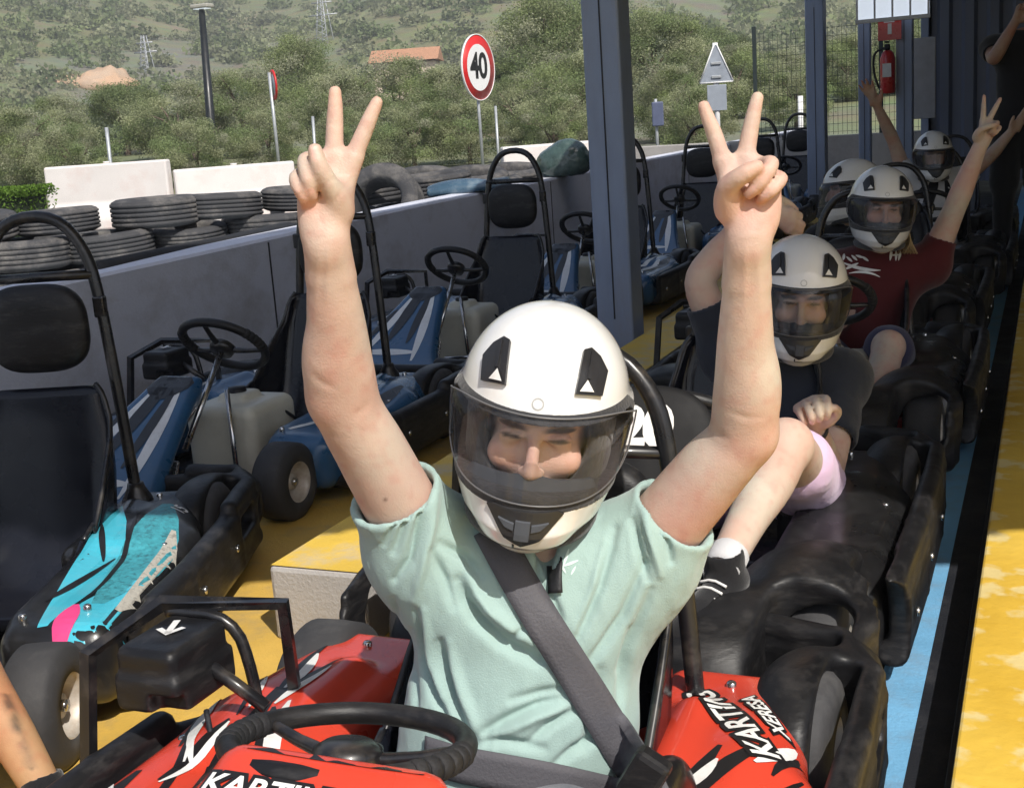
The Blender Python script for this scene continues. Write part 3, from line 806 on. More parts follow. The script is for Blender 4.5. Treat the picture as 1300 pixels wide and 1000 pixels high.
T = [ # px, top py, distance, kind
 (-40, 112, 34, 1, 'grey-green olive bush at the far left edge'), (60, 118, 36, 0, 'grey-green olive bush above the pinkish white barrier'), (150, 100, 40, 4, 'darker green tree left of the black street lamp'),
 (215, 100, 36, 0, 'rounded olive bush just left of the black street lamp'), (300, 82, 36, 1, 'olive tree just right of the black street lamp'), (375, 48, 44, 3, 'tall olive tree above the edge-on round sign'),
 (335, 135, 31, 2, 'low olive bush around the edge-on round sign'), (425, 92, 35, 1, 'olive tree behind the raised left hand'), (500, 70, 37, 0, 'olive tree right of the raised left hand'), (560, 78, 36, 1, 'olive tree left of the speed limit sign'),
 (520, 130, 29, 2, 'low bright olive bush between the raised hand and the speed limit sign'), (592, 140, 29, 2, 'low olive bush behind the speed limit sign pole'), (650, 92, 35, 0, 'olive bush right of the speed limit sign'), (690, -6, 40, 3, 'tall olive tree left of the big steel post'),
 (730, 60, 33, 1, 'bushy olive tree directly left of the big steel post'), (830, 14, 40, 3, 'tall olive tree right of the big steel post'), (850, 88, 31, 0, 'olive bush right of the big steel post'), (930, 72, 38, 1, 'olive tree behind the triangular sign'),
 (985, 62, 42, 0, 'olive tree left of the slimmer steel post'), (1075, 52, 42, 1, 'olive tree behind the mesh fence'), (1010, 95, 32, 2, 'low olive bush behind the slimmer steel post'), (90, 165, 28, 2, 'low olive bush right behind the pinkish white barrier'),
 (245, 168, 28, 2, 'low olive bush right behind the clean white barrier'), (20, 150, 30, 0, 'pale olive bush above the green hedge'), (900, 30, 60, 4, 'dark green tree up the slope behind the triangular sign'), (880, 118, 27, 2, 'low olive bush left of the triangular sign'),
 (440, 150, 28, 2, 'low olive bush just behind the raised left hand'), (1130, 60, 44, 3, 'olive tree behind the fire extinguisher'), (700, 118, 28, 2, 'low olive bush behind the dark green covered bundle')]
for a in T: tree(*a)
# distant treeline and shrubs of the slope: countless, one mass
g = np.random.default_rng(3); C, S, K = [], [], []
n = 0
while n < 2300:
    rr_ = g.uniform(75, 520)**1.0; th = -YAW+g.uniform(-.52, .52)
    x, y = rr_*math.sin(th), rr_*math.cos(th)
    P = np.array([[x/60, y/60, 0.]])
    if fbm(P, 3, 5.)[0]+g.uniform(-.25, .25) < -.06: continue
    z = ground_z((x, y)); r = g.uniform(1.1, 2.6)*(1+rr_/500)
    m = 130
    p = g.normal(size=(m, 3)); p /= np.linalg.norm(p, axis=1)[:, None]; p[:, 2] = np.abs(p[:, 2])
    c = PAL[g.integers(4)]*g.uniform(.6, 1.05)
    C.append(np.array([x, y, z])+p*r*g.uniform(.35, 1., (m, 1))*np.array([1, 1, .75])); S.append(g.uniform(.07, .15, m)*r); K.append(np.clip(c*g.uniform(.88, 1.12, (m, 1)), 0, 1)); n += 1
V, Q, K = leaves(np.vstack(C), np.concatenate(S), np.vstack(K), .8, 9)
me = np_mesh('hillside_shrubs', V, Q, False); set_col(me, K)
tag(mesh_obj('hillside_shrubs', me, m_leaf), 'scattered olive green shrubs covering the hillside', 'shrubs', kind='stuff')
# clipped bright green hedge
a = at(25, 250, 17.5)
C = []
g = np.random.default_rng(5); m = 22000
p = np.stack([g.uniform(-3.0, .32, m), g.uniform(-.45, .45, m), g.uniform(0, 1., m)], 1)
top = a[2]+.12; p[:, 2] = top*np.where(g.random(m) < .55, g.uniform(.86, 1.03, m), p[:, 2])
col = np.array([.13, .23, .03])*g.uniform(.55, 1.35, (m, 1))
V, Q, K = leaves(p, g.uniform(.018, .036, m), col, .5, 4)
me = np_mesh('foliage', V, Q, False); set_col(me, K)
he = empty('hedge', (a[0], a[1], 0), R(8), 'clipped bright green hedge at the far left edge', 'hedge'); mesh_obj('foliage', me, m_leaf, he)
mb = MB(); mb.box((-1.35, 0, top*.46), (3.1, .7, top*.88), bev=.06); mb.build('inner_twigs', mat('twigs', (.02, .035, .01), .9), he)
# terracotta-roofed house and bare earth bank far behind
q = at(515, 62, 95); gz = ground_z(q)
h = empty('farmhouse', (q[0], q[1], gz), R(20), 'distant farmhouse with a terracotta tiled roof among the trees', 'house')
hh = q[2]-gz
MB().box((0, 0, hh*.5-.6), (4.6, 4, hh-1.)).build('wall', mat('render', (.6, .5, .4), .9), h)
m_tile = mat('terracotta_tiles', (.42, .22, .13), .85, var=.25, scale=6, bump=.4, bscale=20)
mb = MB(); mb.prism([(-2.4, 0), (2.4, 0), (0, 1.0)], 5.2, Matrix.Translation((-2.6, 0, hh-1.0)) @ Matrix.Rotation(R(90), 4, 'Z') @ Matrix.Rotation(R(90), 4, 'X')); mb.build('roof', m_tile, h)
for sx in (-1.2, 1.0): MB().box((sx, -2.01, hh*.55), (1., .06, 1.2)).build('window', m_black, h)
q = hit_land(95, 103); q[2] -= 1.1; V = Vol((-10, -4, -3), (10, 4, 4), .4); V.ell((0, 0, 0), (6.2, 3, .75), k=.5).ell((3, 0, .1), (2, 2, .8), k=.6).ell((-2.5, 0, .0), (1.6, 2, .9), k=.6); bm_ = V.mesh('earth_bank', 1); vv = get_co(bm_); set_co(bm_, vv+get_no(bm_)*(fbm(vv*.8, 4)[:, None]*.9))
o = mesh_obj('earth_bank', bm_, mat('orange_earth', (.46, .30, .19), .95, var=.25, scale=.6, bump=.6, bscale=2, dirt=(.5, .42, .33), dirtamt=.7, dscale=.4)); o.location = q; o.scale = (float((q-CC) @ cf)/100, float((q-CC) @ cf)/100, float((q-CC) @ cf)/85); tag(o, kind='structure')
# ================================================================== karts (local frame: nose towards -Y, driver's left = +X)
m_pl = mat('scuffed_black_plastic', (.011, .011, .0125), .45, spec=.35, var=.35, scale=7, bump=.12, bscale=45, dirt=(.075, .07, .068), dirtamt=.45, dscale=11, stretch=(1, 1, 3.5))
m_gloss = mat('glossy_black_seat', (.008, .009, .014), .18, var=.25, scale=4, coat=.15, spec=.3, dirt=(.02, .02, .023), dirtamt=.4, dscale=6)
m_tube = mat('black_frame_paint', (.012, .012, .014), .32, var=.2, scale=10, coat=.2, dirt=(.10, .085, .07), dirtamt=.6, dscale=14)
m_kred = mat('red_bodywork', (.64, .058, .030), .30, var=.06, scale=4, coat=.35, dirt=(.40, .05, .04), dirtamt=.5, dscale=5)
m_kblack = mat('black_bodywork', (.011, .011, .012), .33, var=.3, scale=5, coat=.2, bump=.08, bscale=30, dirt=(.06, .06, .06), dirtamt=.4, dscale=8)
m_kblue = mat('blue_bodywork', (.020, .090, .20), .3, var=.12, scale=4, coat=.3, dirt=(.10, .13, .16), dirtamt=.6, dscale=5)
m_teal = mat('turquoise_bodywork', (.06, .46, .60), .3, var=.08, scale=4, coat=.3, dirt=(.2, .4, .45), dirtamt=.5, dscale=8)
m_tank = mat('milky_tank_plastic', (.62, .60, .50), .4, var=.06, scale=6, sss=.0, dirt=(.4, .38, .3), dirtamt=.5, dscale=4)
m_chrome = mat('bright_steel', (.6, .6, .6), .22, .95, var=.1, scale=20)
m_rimm = mat('pale_wheel_rim', (.60, .56, .50), .4, .25, var=.1, scale=9, dirt=(.3, .22, .15), dirtamt=.7, dscale=9)
m_slick = mat('kart_tyre_rubber', (.040, .040, .043), .75, var=.2, scale=6, bump=.15, bscale=60, dirt=(.13, .125, .12), dirtamt=.5, dscale=6)
m_rpl = mat('red_plastic_hub', (.5, .02, .02), .4, var=.1)
m_belt = mat('seat_belt_webbing', (.085, .083, .095), .7, var=.06, scale=8, bump=.25, bscale=220)
m_dec_w = mat('white_sticker', (.78, .78, .76), .35, var=.04, dirt=(.5, .45, .42), dirtamt=.5, dscale=14)
m_dec_k = mat('black_sticker', (.014, .013, .014), .35, var=.1)
m_dec_t = mat('teal_scratched_sticker', (.05, .30, .36), .45, var=.3, scale=70, dirt=(.02, .05, .06), dirtamt=1., dscale=60)
m_dec_g = mat('worn_pale_sticker', (.45, .43, .38), .6, var=.3, scale=50, dirt=(.03, .03, .03), dirtamt=1., dscale=50)
m_pink = mat('pink_sticker', (.7, .06, .22), .4)

def mirror_me(me, name):
    m2 = me.copy(); v = get_co(m2); v[:, 0] *= -1; set_co(m2, v); m2.flip_normals(); return m2

def pod_meshes(arch=True, tub=True):
    """left-hand (+X) painted side pod and the black plastic guard round it"""
    V = Vol((.22, -.56, .03), (.66, .66, .36), .0075)
    V.box((.420, -.06, .155), (.130, .36, .095), rd=.05)
    V.box((.345, .34, .180), (.115, .26, .085), rd=.04, k=.06)
    V.ell((.43, -.30, .16), (.10, .16, .075), k=.05).ell((.42, .30, .20), (.10, .22, .075), k=.06)
    V.cap((.325, -.32, .230), (.325, .40, .270), .022, k=.05)
    V.cap((.53, -.30, .12), (.53, .25, .15), .035, k=.04)
    V.plane((0, 0, .05), (0, 0, -1))
    pod = V.mesh('side_pod', 1)
    V = Vol((-.02, -1.14, .02), (.68, 1.10, .42), .0085)
    band = [(0, -1.04), (.24, -1.03), (.42, -.93), (.53, -.74), (.575, -.48), (.585, 0), (.585, .42), (.575, .66), (.50, .80), (.36, .84), (0, .84)]
    if not tub: band = band[:6]+[(.58, .16), (.50, .26)]
    if not arch: band = [(.47, -.36), (.56, -.33)]+band[5:]
    for (a, b) in zip(band[:-1], band[1:]):
        for z in (.085, .11, .135, .16, .185, .21):
            V.cap((a[0], a[1], z), (b[0], b[1], z), .030, k=.006)
    for (a, b) in (zip(band[3:9], band[4:10]) if arch and tub else zip(band[3:-2], band[4:-1])): V.cap((a[0], a[1], .245), (b[0], b[1], .245), .026, k=.008)
    if arch: V.ell((.27, -.73, .16), (.19, .20, .165), k=.05)
    # rear tub
    if tub:
        V.box((.50, .60, .165), (.085, .22, .085), rd=.05, k=.03).ell((.485, .60, .20), (.080, .18, .075), k=.04).ell((.475, .56, .235), (.085, .16, .065), k=.03)
        V.box((.535, .52, .28), (.026, .15, .20), rd=.024, k=.012, op='s').box((.44, .76, .26), (.07, .03, .12), rd=.02, k=.012, op='s')
    V.box((.60, .52, .18), (.05, .09, .028), rd=.022, k=.01, op='s').box((.60, .70, .15), (.05, .045, .045), rd=.022, k=.01, op='s')
    # front wheel arch with an opening towards the outside
    if arch: V.ell((.42, -.50, .18), (.18, .29, .16), k=.05).cap((.35, -.70, .16), (.35, -.30, .22), .045, k=.04)
    V.cap((.485, -.53, .14), (.70, -.53, .14), .150, k=.012, op='s')
    V.box((.46, -.53, .08), (.085, .16, .13), rd=.04, k=.01, op='s')
    if arch: V.box((.450, -.76, .26), (.082, .15, .125), rd=.05, k=.015, op='s')
    V.box((.532, -.36, .30), (.030, .15, .20), rd=.025, k=.012, op='s')
    V.plane((0, 0, .05), (0, 0, -1))
    V.plane((0, 0, 0), (-1, 0, 0))
    return pod, V.mesh('bumper_guard', 1)
POD, GUARD = pod_meshes()
GUARD_CUT = pod_meshes(True, False)[1]; GUARD_CUT.materials.append(m_pl)
GUARD_OPEN = pod_meshes(False)[1]; GUARD_OPEN.materials.append(m_pl)
def bonnet_mesh():
    V = Vol((-.40, -1.08, .05), (.40, -.33, .66), .0085)
    n = 16
    for i in range(n):
        t = i/(n-1); y = -.98+t*.50; z = .18+.31*t**1.15; hw = .30-.215*t**.75
        V.cap((-hw, y, z), (hw, y, z), .045-.012*t, k=.03)
    V.box((0, -.455, .485), (.105, .026, .062), M=np.array(Euler((R(-22), 0, 0)).to_matrix()), rd=.025, k=.03)
    V.cap((-.22, -.99, .14), (.22, -.99, .14), .06, k=.03)
    V.box((0, -.62, .19), (.26, .24, .15), M=np.array(Euler((R(33), 0, 0)).to_matrix()), rd=.03, k=.02, op='s')
    V.plane((0, 0, .06), (0, 0, -1))
    return V.mesh('bonnet', 1)
BONNET = bonnet_mesh()
def seat_mesh():
    G = []
    path = [(-.06, .155), (.0, .10), (.10, .075), (.22, .075), (.31, .10), (.37, .17), (.41, .27), (.445, .38), (.475, .50), (.495, .585), (.505, .61)]
    for i, (y, z) in enumerate(path):
        a = path[max(i-1, 0)]; b = path[min(i+1, len(path)-1)]
        t = nrm([0, b[0]-a[0], b[1]-a[1]]); nv = np.array([0, -t[2], t[1]])
        f = i/(len(path)-1)
        hw = .185+.015*math.sin(f*math.pi); wing = .20*math.sin(math.pi*min(1, f*1.15+.08))**.8+.03
        if f > .75: wing *= (1-(f-.75)*1.6); hw -= (f-.75)*.18
        row = []
        for k in range(17):
            s_ = -1+2*k/16; a_ = abs(s_)
            flat = min(a_/.62, 1.); up = max(0, (a_-.55)/.45)
            x = math.copysign(hw*(flat**.95)+.018*up, s_)
            q = np.array([x, y, z])+nv*(wing*up**1.35+.012*a_**2)
            row.append(tuple(q))
        G.append(row)
    mb = MB(); mb.grid(G); bmesh.ops.recalc_face_normals(mb.bm, faces=mb.bm.faces[:])
    bmesh.ops.solidify(mb.bm, geom=mb.bm.faces[:], thickness=.009)
    bmesh.ops.recalc_face_normals(mb.bm, faces=mb.bm.faces[:])
    for f in mb.bm.faces: f.smooth = True
    me = bpy.data.meshes.new('seat'); mb.bm.to_mesh(me); mb.bm.free(); return me, [[G[i][k] for i in range(len(G))] for k in (0, -1)], [G[-1]]
def headrest_mesh():
    V = Vol((-.19, -.09, -.16), (.19, .09, .16), .008)
    V.ell((0, 0, 0), (.15, .045, .125), p=3.)
    return V.mesh('headrest', 1)
HEADREST = headrest_mesh()
def wheel(root, x, y, ro, wd_, name='wheel'):
    tw = MB(); h = wd_/2
    tw.lathe([(.066, -h*.86), (.07, -h), (ro-.035, -h), (ro-.012, -h*.88), (ro, -h*.7), (ro+.002, 0), (ro, h*.7), (ro-.012, h*.88), (ro-.035, h), (.07, h), (.066, h*.86)], 40)
    t = tw.build('tyre', m_slick, None)
    w = bpy.data.objects.new('wheel', None); w = None
    return t
SEATX = .10
def make_kart():
    k = empty('racing_kart', (0, 0, 0))
    S = SEATX
    mb = MB()
    mb.box((0, -.42, .045), (.56, 1.05, .008), bev=.002); mb.build('floor_tray', m_black, k)
    mb = MB()
    for s in (-1, 1):
        mb.tube([(s*.20, -.92, .07), (s*.30, -.72, .065), (s*.33, -.1, .065), (s*.32, .80, .07)], .016, 8, 2)
        mb.tube([(s*.33, -.50, .07), (s*.42, -.53, .10)], .014, 8)
    for y in (-.88, -.3, .1, .48, .78): mb.tube([(-.32, y, .068), (.32, y, .068)], .015, 8)
    mb.build('chassis_frame', m_tube, k)
    g = mesh_obj('bumper_guard', GUARD, m_pl, k); mesh_obj('bumper_guard', mirror_me(GUARD, 'bumper_guard'), None, k)
    mesh_obj('side_pod', POD, m_kblack, k); mesh_obj('side_pod', mirror_me(POD, 'side_pod'), None, k)
    mesh_obj('bonnet', BONNET, m_kblack, k)
    sm, edges, top = seat_mesh(); so_ = mesh_obj('seat', sm, m_gloss, k); so_.location = (S, -.05, 0)
    for e in edges: MB().tube(e[2:], .007, 6, 1).build('seat_edging', m_tube, so_)
    # wheels
    for s in (-1, 1):
        for (x, y, ro, wd_) in ((.445, -.53, .130, .120), (.470, .55, .142, .135)):
            h = wd_/2
            M = TR((s*x, y, ro), (0, R(90)*s, 0))
            w_ = MB().lathe([(.066, -h*.86), (.07, -h), (ro-.035, -h), (ro-.012, -h*.88), (ro, -h*.7), (ro+.002, 0), (ro, h*.7), (ro-.012, h*.88), (ro-.035, h), (.07, h), (.066, h*.86)], 40, M).build('tyre', m_slick, k)
            mb = MB(); mb.lathe([(.070, h*.93), (.066, h*.95), (.060, h*.7), (.050, h*.25), (.028, h*.2), (.026, h*.55), (0, h*.55)], 28, M, False)
            mb.lathe([(.0, -h*.3), (.06, -h*.4), (.068, -h*.93)], 20, M, False); mb.build('rim', m_rimm, w_)
            mb = MB(); mb.lathe([(0, h*.56), (.014, h*.56), (.014, h*.75), (0, h*.75)], 6, M, False)
            mb.build('wheel_nut', m_chrome, w_)
    mb = MB(); mb.tube([(-.46, .55, .142), (.46, .55, .142)], .02, 10); mb.build('rear_axle', m_chrome, k)
    # steering
    wc = np.array([S+.005, -.31, .548]); wn_ = nrm([0, .68, .74])
    M = frameM(wc, (1, 0, 0), np.cross(wn_, (1, 0, 0)), wn_)
    RW = .150
    mb = MB(); pts = []
    for i in range(40):
        a = 2*math.pi*i/40; rr = RW*(1-.06*max(0, -math.sin(a))**3); pts.append((rr*math.cos(a), rr*math.sin(a), 0))
    mb.tube(pts, [.0155+.0012*math.sin(i*math.pi*5) for i in range(40)], 12, 0, True)
    sw = mb.build('steering_wheel', m_pl, k); sw.matrix_local = M
    mb = MB()
    for a in (R(15), R(165), R(270)):
        p = [(0, 0, -.02), (RW*.5*math.cos(a), RW*.5*math.sin(a), -.016), (RW*.97*math.cos(a), RW*.97*math.sin(a), 0)]
        mb.tube(p, [.013, .009, .008], 8, 1)
    mb.lathe([(0, -.035), (.04, -.035), (.045, -.02), (.045, -.005), (.03, .004), (0, .004)], 20, None, False)
    mb.build('spokes', m_tube, sw)
    for s in (0, 1):
        mb = MB()
        for i in range(6):
            a = (R(172)+i*R(7)) if s else (R(8)-i*R(7))
            c = Vector((RW*math.cos(a), RW*math.sin(a), 0)); t = Vector((-math.sin(a), math.cos(a), 0))
            mb.tube([tuple(c-t*.0085), tuple(c-t*.004), tuple(c+t*.004), tuple(c+t*.0085)], [.0155, .0172, .0172, .0155], 12)
        mb.build('grip', m_rub, sw)
    cb = M @ Vector((0, 0, -.42)); mb = MB(); mb.tube([M @ Vector((0, 0, -.02)), cb], .011, 10); mb.build('steering_column', m_chrome, k)
    for s in (-1, 1):
        MB().tube([(cb[0]+s*.03, cb[1], .13), (s*.37, -.50, .13)], .008, 8).build('tie_rod', m_chrome, k)
        MB().tube([(s*.20, -.45, .07), (wc[0]+s*.04, -.38, .40)], .009, 8).build('column_brace', m_chrome, k)
    for s in (-1, 1):
        mb = MB(); mb.lathe([(0, -.03), (.03, -.03), (.034, 0), (.03, .03), (0, .03)], 14, TR((s*.35, -.49, .13), (0, R(90), 0)), False).box((s*.37, -.50, .13), (.03, .07, .1), bev=.01); mb.build('stub_hub', m_rpl, k)
    # pedals
    for s in (-1, 1):
        mb = MB(); mb.tube([(s*.16, -.70, .06), (s*.17, -.78, .22)], .008, 8, 0); mb.box((s*.17, -.775, .21), (.075, .012, .09), Euler((R(-25), 0, 0)), .005); mb.build('pedal', m_chrome, k)
    # fuel tank between the legs
    V = Vol((-.19, -.46, .04), (.19, -.02, .40), .008)
    V.box((0, -.24, .19), (.145, .15, .14), rd=.04); V.box((0, -.24, .33), (.06, .06, .03), rd=.02, k=.02)
    V.box((0, -.085, .19), (.012, .03, .10), rd=.008, k=.015, op='s')
    ft = mesh_obj('fuel_tank', V.mesh('fuel_tank', 1), m_tank, k); ft.location = (S-.02, .02, 0)
    MB().lathe([(0, .345), (.032, .345), (.034, .355), (.032, .375), (0, .378)], 16, TR((0, -.25, 0)), False).build('filler_cap', m_pl, ft)
    mb = MB(); mb.tube([(.03, -.25, .33), (.14, -.20, .30), (.2, -.02, .12)], .006, 8, 2); mb.build('fuel_hose', m_pl, ft)
    # roll hoop
    mb = MB(); y0 = .50
    P = [(S-.21, y0-.02, .26), (S-.19, y0, .55), (S-.165, y0+.02, .86), (S-.14, y0+.03, .98), (S-.07, y0+.035, 1.075), (S+.07, y0+.035, 1.075), (S+.14, y0+.03, .98), (S+.165, y0+.02, .86), (S+.19, y0, .55), (S+.21, y0-.02, .26)]
    mb.tube(P, .0165, 12, 2); hp = mb.build('roll_hoop', m_tube, k)
    mb = MB(); mb.tube([(S-.17, y0+.02, .85), (S+.17, y0+.02, .85)], .014, 10)
    for s in (-1, 1): mb.box((S+s*.18, y0+.015, .76), (.035, .03, .06), bev=.006)
    mb.build('cross_bar', m_tube, hp)
    for s in (-1, 1): MB().lathe([(0, 0), (.05, 0), (.042, .03), (.026, .06), (.022, .075), (0, .075)], 20, TR((S+s*.21, y0-.02, .245)), False).build('hoop_collar', m_tube, hp)
    hr = mesh_obj('headrest', HEADREST, m_pl, hp); hr.location = (S, y0-.03, .73)
    for s in (-1, 1):
        for (x, y, z) in ((.34, -.36, .262), (.47, -.32, .262), (.50, .12, .250), (.36, .52, .268)):
            MB().lathe([(0, -.02), (.009, -.02), (.009, .004), (.006, .007), (0, .007)], 10, TR((s*x, y, z)), False).build('bolt', m_chrome, k)
        for y in (-.30, .05, .36): MB().lathe([(0, 0), (.011, 0), (.011, .006), (0, .008)], 8, TR((s*.613, y, .15), (0, R(90)*s, 0)), False).build('guard_bolt', m_chrome, k)
    MB().tube([(-.20, -.70, .12), (-.30, -.35, .11), (-.33, .0, .16), (-.46, .14, .30)], .005, 6, 2).build('throttle_cable', m_black, k)
    MB().tube([(.24, -.70, .12), (.30, -.3, .10), (.30, .2, .11), (.22, .52, .16)], .005, 6, 2).build('brake_line', m_rpl, k)
    # engine on the driver's right
    V = Vol((-.15, -.16, -.12), (.15, .16, .13), .007)
    V.box((0, 0, 0), (.060, .078, .056), rd=.014); V.box((0, 0, -.022), (.066, .084, .034), rd=.012, k=.004); V.box((.035, -.085, -.04), (.03, .03, .02), rd=.008, k=.004, op='s')
    V.ell((0, 0, .055), (.040, .042, .007), k=.004)
    eb = mesh_obj('engine_cover', V.mesh('engine_cover', 1), m_pl, k); eb.location = (-.505, .13, .385)
    me = poly_mesh([[(-.006, -.028), (.006, -.028), (.006, .03), (-.006, .03)], [(0, -.034), (.026, -.006), (.017, .0), (0, -.019)], [(0, -.034), (0, -.019), (-.017, 0), (-.026, -.006)]])
    o = mesh_obj('arrow_symbol', me, m_dec_w, eb); o.location = (0, .005, .0645); o.rotation_euler = (0, 0, R(20))
    mb = MB(); mb.box((-.46, .20, .15), (.10, .13, .14), bev=.02)
    mb.tube([(-.45, .33, .2), (-.40, .50, .2), (-.2, .64, .2)], .022, 10, 2); mb.build('engine_block', m_tube, k)
    mb = MB(); t = .0155
    P = [(-.655, .04, .14), (-.635, .07, .415), (-.575, .20, .46), (-.37, .27, .45), (-.37, .28, .16)]
    mb.tube(P, .015, 4, 0, square=True)
    mb.tube([(-.655, .04, .15), (-.50, -.10, .15)], .015, 4, square=True)
    mb.tube([(-.57, .205, .445), (-.45, .23, .435), (-.42, .23, .33), (-.41, .22, .20)], .011, 8, 2)
    mb.tube([(-.46, .15, .385), (-.35, .16, .31)], .012, 8)
    mb.build('engine_guard', m_tube, k)
    return k
K0 = make_kart()
def kparts(k, n): return [c for c in k.children if c.name.split('.')[0] == n]
def paint(k, m, names=('side_pod', 'bonnet')):
    for n in names:
        for c in kparts(k, n): obj_mat(c, m)
def place_kart(x, y, label, first=[True], group='parked and waiting rental karts', src=None, rz=0.):
    k = K0 if (first[0] and src is None) else copy_tree(src or K0)
    if src is None: first[0] = False
    k.location = (x, y, 0); k.rotation_euler = (0, 0, rz); tag(k, label, 'kart', group); return k
def slash(c, w_, l, a, bend=.0):
    """tapered graphic slash as a polygon about c"""
    n = 7; U, D = [], []
    for i in range(n):
        t = i/(n-1); x = (t-.5)*l; y = bend*(t-.5)**2*4; h = w_*math.sin(math.pi*min(.999, t*.9+.05))**.8*.5
        U.append((x, y+h)); D.append((x, y-h))
    ca, sa = math.cos(a), math.sin(a)
    return [(c[0]+x*ca-y*sa, c[1]+x*sa+y*ca) for x, y in U+D[::-1]]
TOPX, TOPY = (1, 0, 0), (0, 1, 0)
def stick_pod(k, side, polys, m, name='sticker', lift=.0016):
    pod = [c for c in kparts(k, 'side_pod')][0 if side > 0 else 1]
    return decal(name, poly_mesh(polys), m, pod, (0, 0, .2), TOPX, TOPY, pod, lift)
def stick_bon(k, me, m, name='sticker', lift=.0016, o=(0, -.72, .40), tilt=35, reach=.2):
    b = kparts(k, 'bonnet')[0]; t = R(tilt)
    return decal(name, me, m, b, o, (1, 0, 0), (0, math.cos(t), math.sin(t)), b, lift, reach)

# ---- right-hand queue
K1X, K1Y = -.85, 1.47
K1 = place_kart(K1X, K1Y, 'red kart with black and white slashes carrying the driver in the mint green shirt')
kparts(K1, 'bumper_guard')[1].data = mirror_me(GUARD_CUT, 'bumper_guard')
K2 = place_kart(-.86, 2.98, 'black kart numbered 20 right behind the red kart')
K3 = place_kart(-.82, 4.83, 'black kart of the driver in the dark red shirt')
K4 = place_kart(-.88, 6.75, 'black kart whose driver in the white helmet looks aside')
K5 = place_kart(-.80, 8.55, 'black kart of the driver with both arms raised at the back')
K6 = place_kart(-.84, 10.6, 'empty black kart last in the right-hand queue')
# ---- left-hand row
KA = place_kart(-2.49, 2.17, 'nearest kart of the left row, turquoise and black, with an empty shiny seat', rz=R(20))
for i_, c in enumerate(kparts(KA, 'bumper_guard')): c.data = GUARD_OPEN if i_ == 0 else mirror_me(GUARD_OPEN, 'bumper_guard')
KB = place_kart(-2.76, 3.92, 'second kart of the left row, blue with a milky fuel tank in clear view')
for k in (K2, K3, K4, K5, K6): paint(k, m_kblack)
paint(K1, m_kred); paint(KA, m_kblack, ('bonnet',)); paint(KA, m_kblack, ('side_pod',)); paint(KB, m_kblue)
# blue karts: pale slashes
for s in (1, -1):
    stick_pod(KB, s, [slash((s*.43, -.1), .05, .5, R(80*s), .03), slash((s*.38, .1), .03, .3, R(84*s))], m_dec_w)
    stick_pod(KB, s, [slash((s*.48, .0), .06, .55, R(86*s), .02)], m_dec_k, lift=.0012)
stick_bon(KB, poly_mesh([slash((-.10, .0), .05, .55, R(78)), slash((.12, -.02), .05, .55, R(102)), slash((0, -.22), .05, .35, 0)]), m_dec_w)
stick_bon(KB, poly_mesh([slash((-.03, .1), .07, .5, R(86)), slash((.06, .05), .05, .4, R(95)), slash((-.17, -.05), .05, .35, R(70)), slash((.0, .26), .16, .2, 0)]), m_dec_k, lift=.0024)
for i_, c in enumerate(kparts(KB, 'bumper_guard')): c.data = GUARD_OPEN if i_ == 0 else mirror_me(GUARD_OPEN, 'bumper_guard')
KC = place_kart(-2.84, 6.02, 'third kart of the left row, blue, left of the big steel post', src=KB)
KD = place_kart(-2.80, 7.85, 'fourth kart of the left row, blue and partly hidden by the big steel post', src=KB)
KE = place_kart(-2.80, 10.1, 'fifth kart of the left row, right of the big steel post', src=KB)
KF = place_kart(-2.75, 12.2, 'sixth kart of the left row, just left of the slimmer steel post', src=KB)
KG = place_kart(-2.75, 14.3, 'farthest kart of the left row beside the slimmer steel post', src=KB)
# ---- red kart graphics
for s in (1, -1):
    stick_pod(K1, s, [slash((s*.48, -.20), .045, .42, R(75*s), .03), slash((s*.39, -.25), .03, .3, R(110*s), .02), slash((s*.37, .1), .035, .35, R(80*s)), slash((s*.47, .1), .02, .34, R(70*s))], m_dec_k, lift=.0013)
    stick_pod(K1, s, [slash((s*.50, -.30), .035, .2, R(70*s), .01), slash((s*.42, -.16), .022, .26, R(100*s), .02), slash((s*.36, -.02), .018, .22, R(75*s), .01), slash((s*.48, .12), .016, .2, R(60*s), .01)], m_dec_w, lift=.0022)
def pod_text(k, side, body, o, xd, size, bold, mats, lift, name='lettering', shear=.0, space=1.):
    pod = kparts(k, 'side_pod')[0 if side > 0 else 1]
    xd = np.array([xd[0], xd[1], 0.]); yd = np.array([-xd[1], xd[0], 0.])
    return decal(name, text_mesh(body, size, bold, shear, space), mats, pod, (o[0], o[1], .2), xd, yd, pod, lift)
def k1l(px, py, d):
    q = at(px, py, d); return q-np.array([K1X, K1Y, 0])
kx = nrm([-.15, .19, 0])
for b, m, l in ((.009, m_dec_k, .0030), (.0015, m_dec_w, .0038)):
    pod_text(K1, 1, 'KARTING', (.395, .375), kx, .062, b, m, l, shear=.15)
    pod_text(K1, 1, 'XERESA', (.440, .415), kx, .037, b*.6, m, l, shear=.15)
for b, m, l in ((.006, m_dec_k, .0030), (.001, m_dec_w, .0038)):
    stick_bon(K1, text_mesh('KARTING', .032, b*.8, .1), m, 'lettering', l, o=(-.03, -.493, .53), tilt=45)
stick_bon(K1, poly_mesh([slash((0, .028), .030, .23, 0, -.006)]), m_dec_k, 'sticker', .0012, o=(0, -.46, .545), tilt=20)
stick_bon(K1, poly_mesh([slash((-.16, 0), .05, .4, R(70)), slash((.18, 0), .05, .4, R(110))]), m_dec_k, 'sticker', .0014)
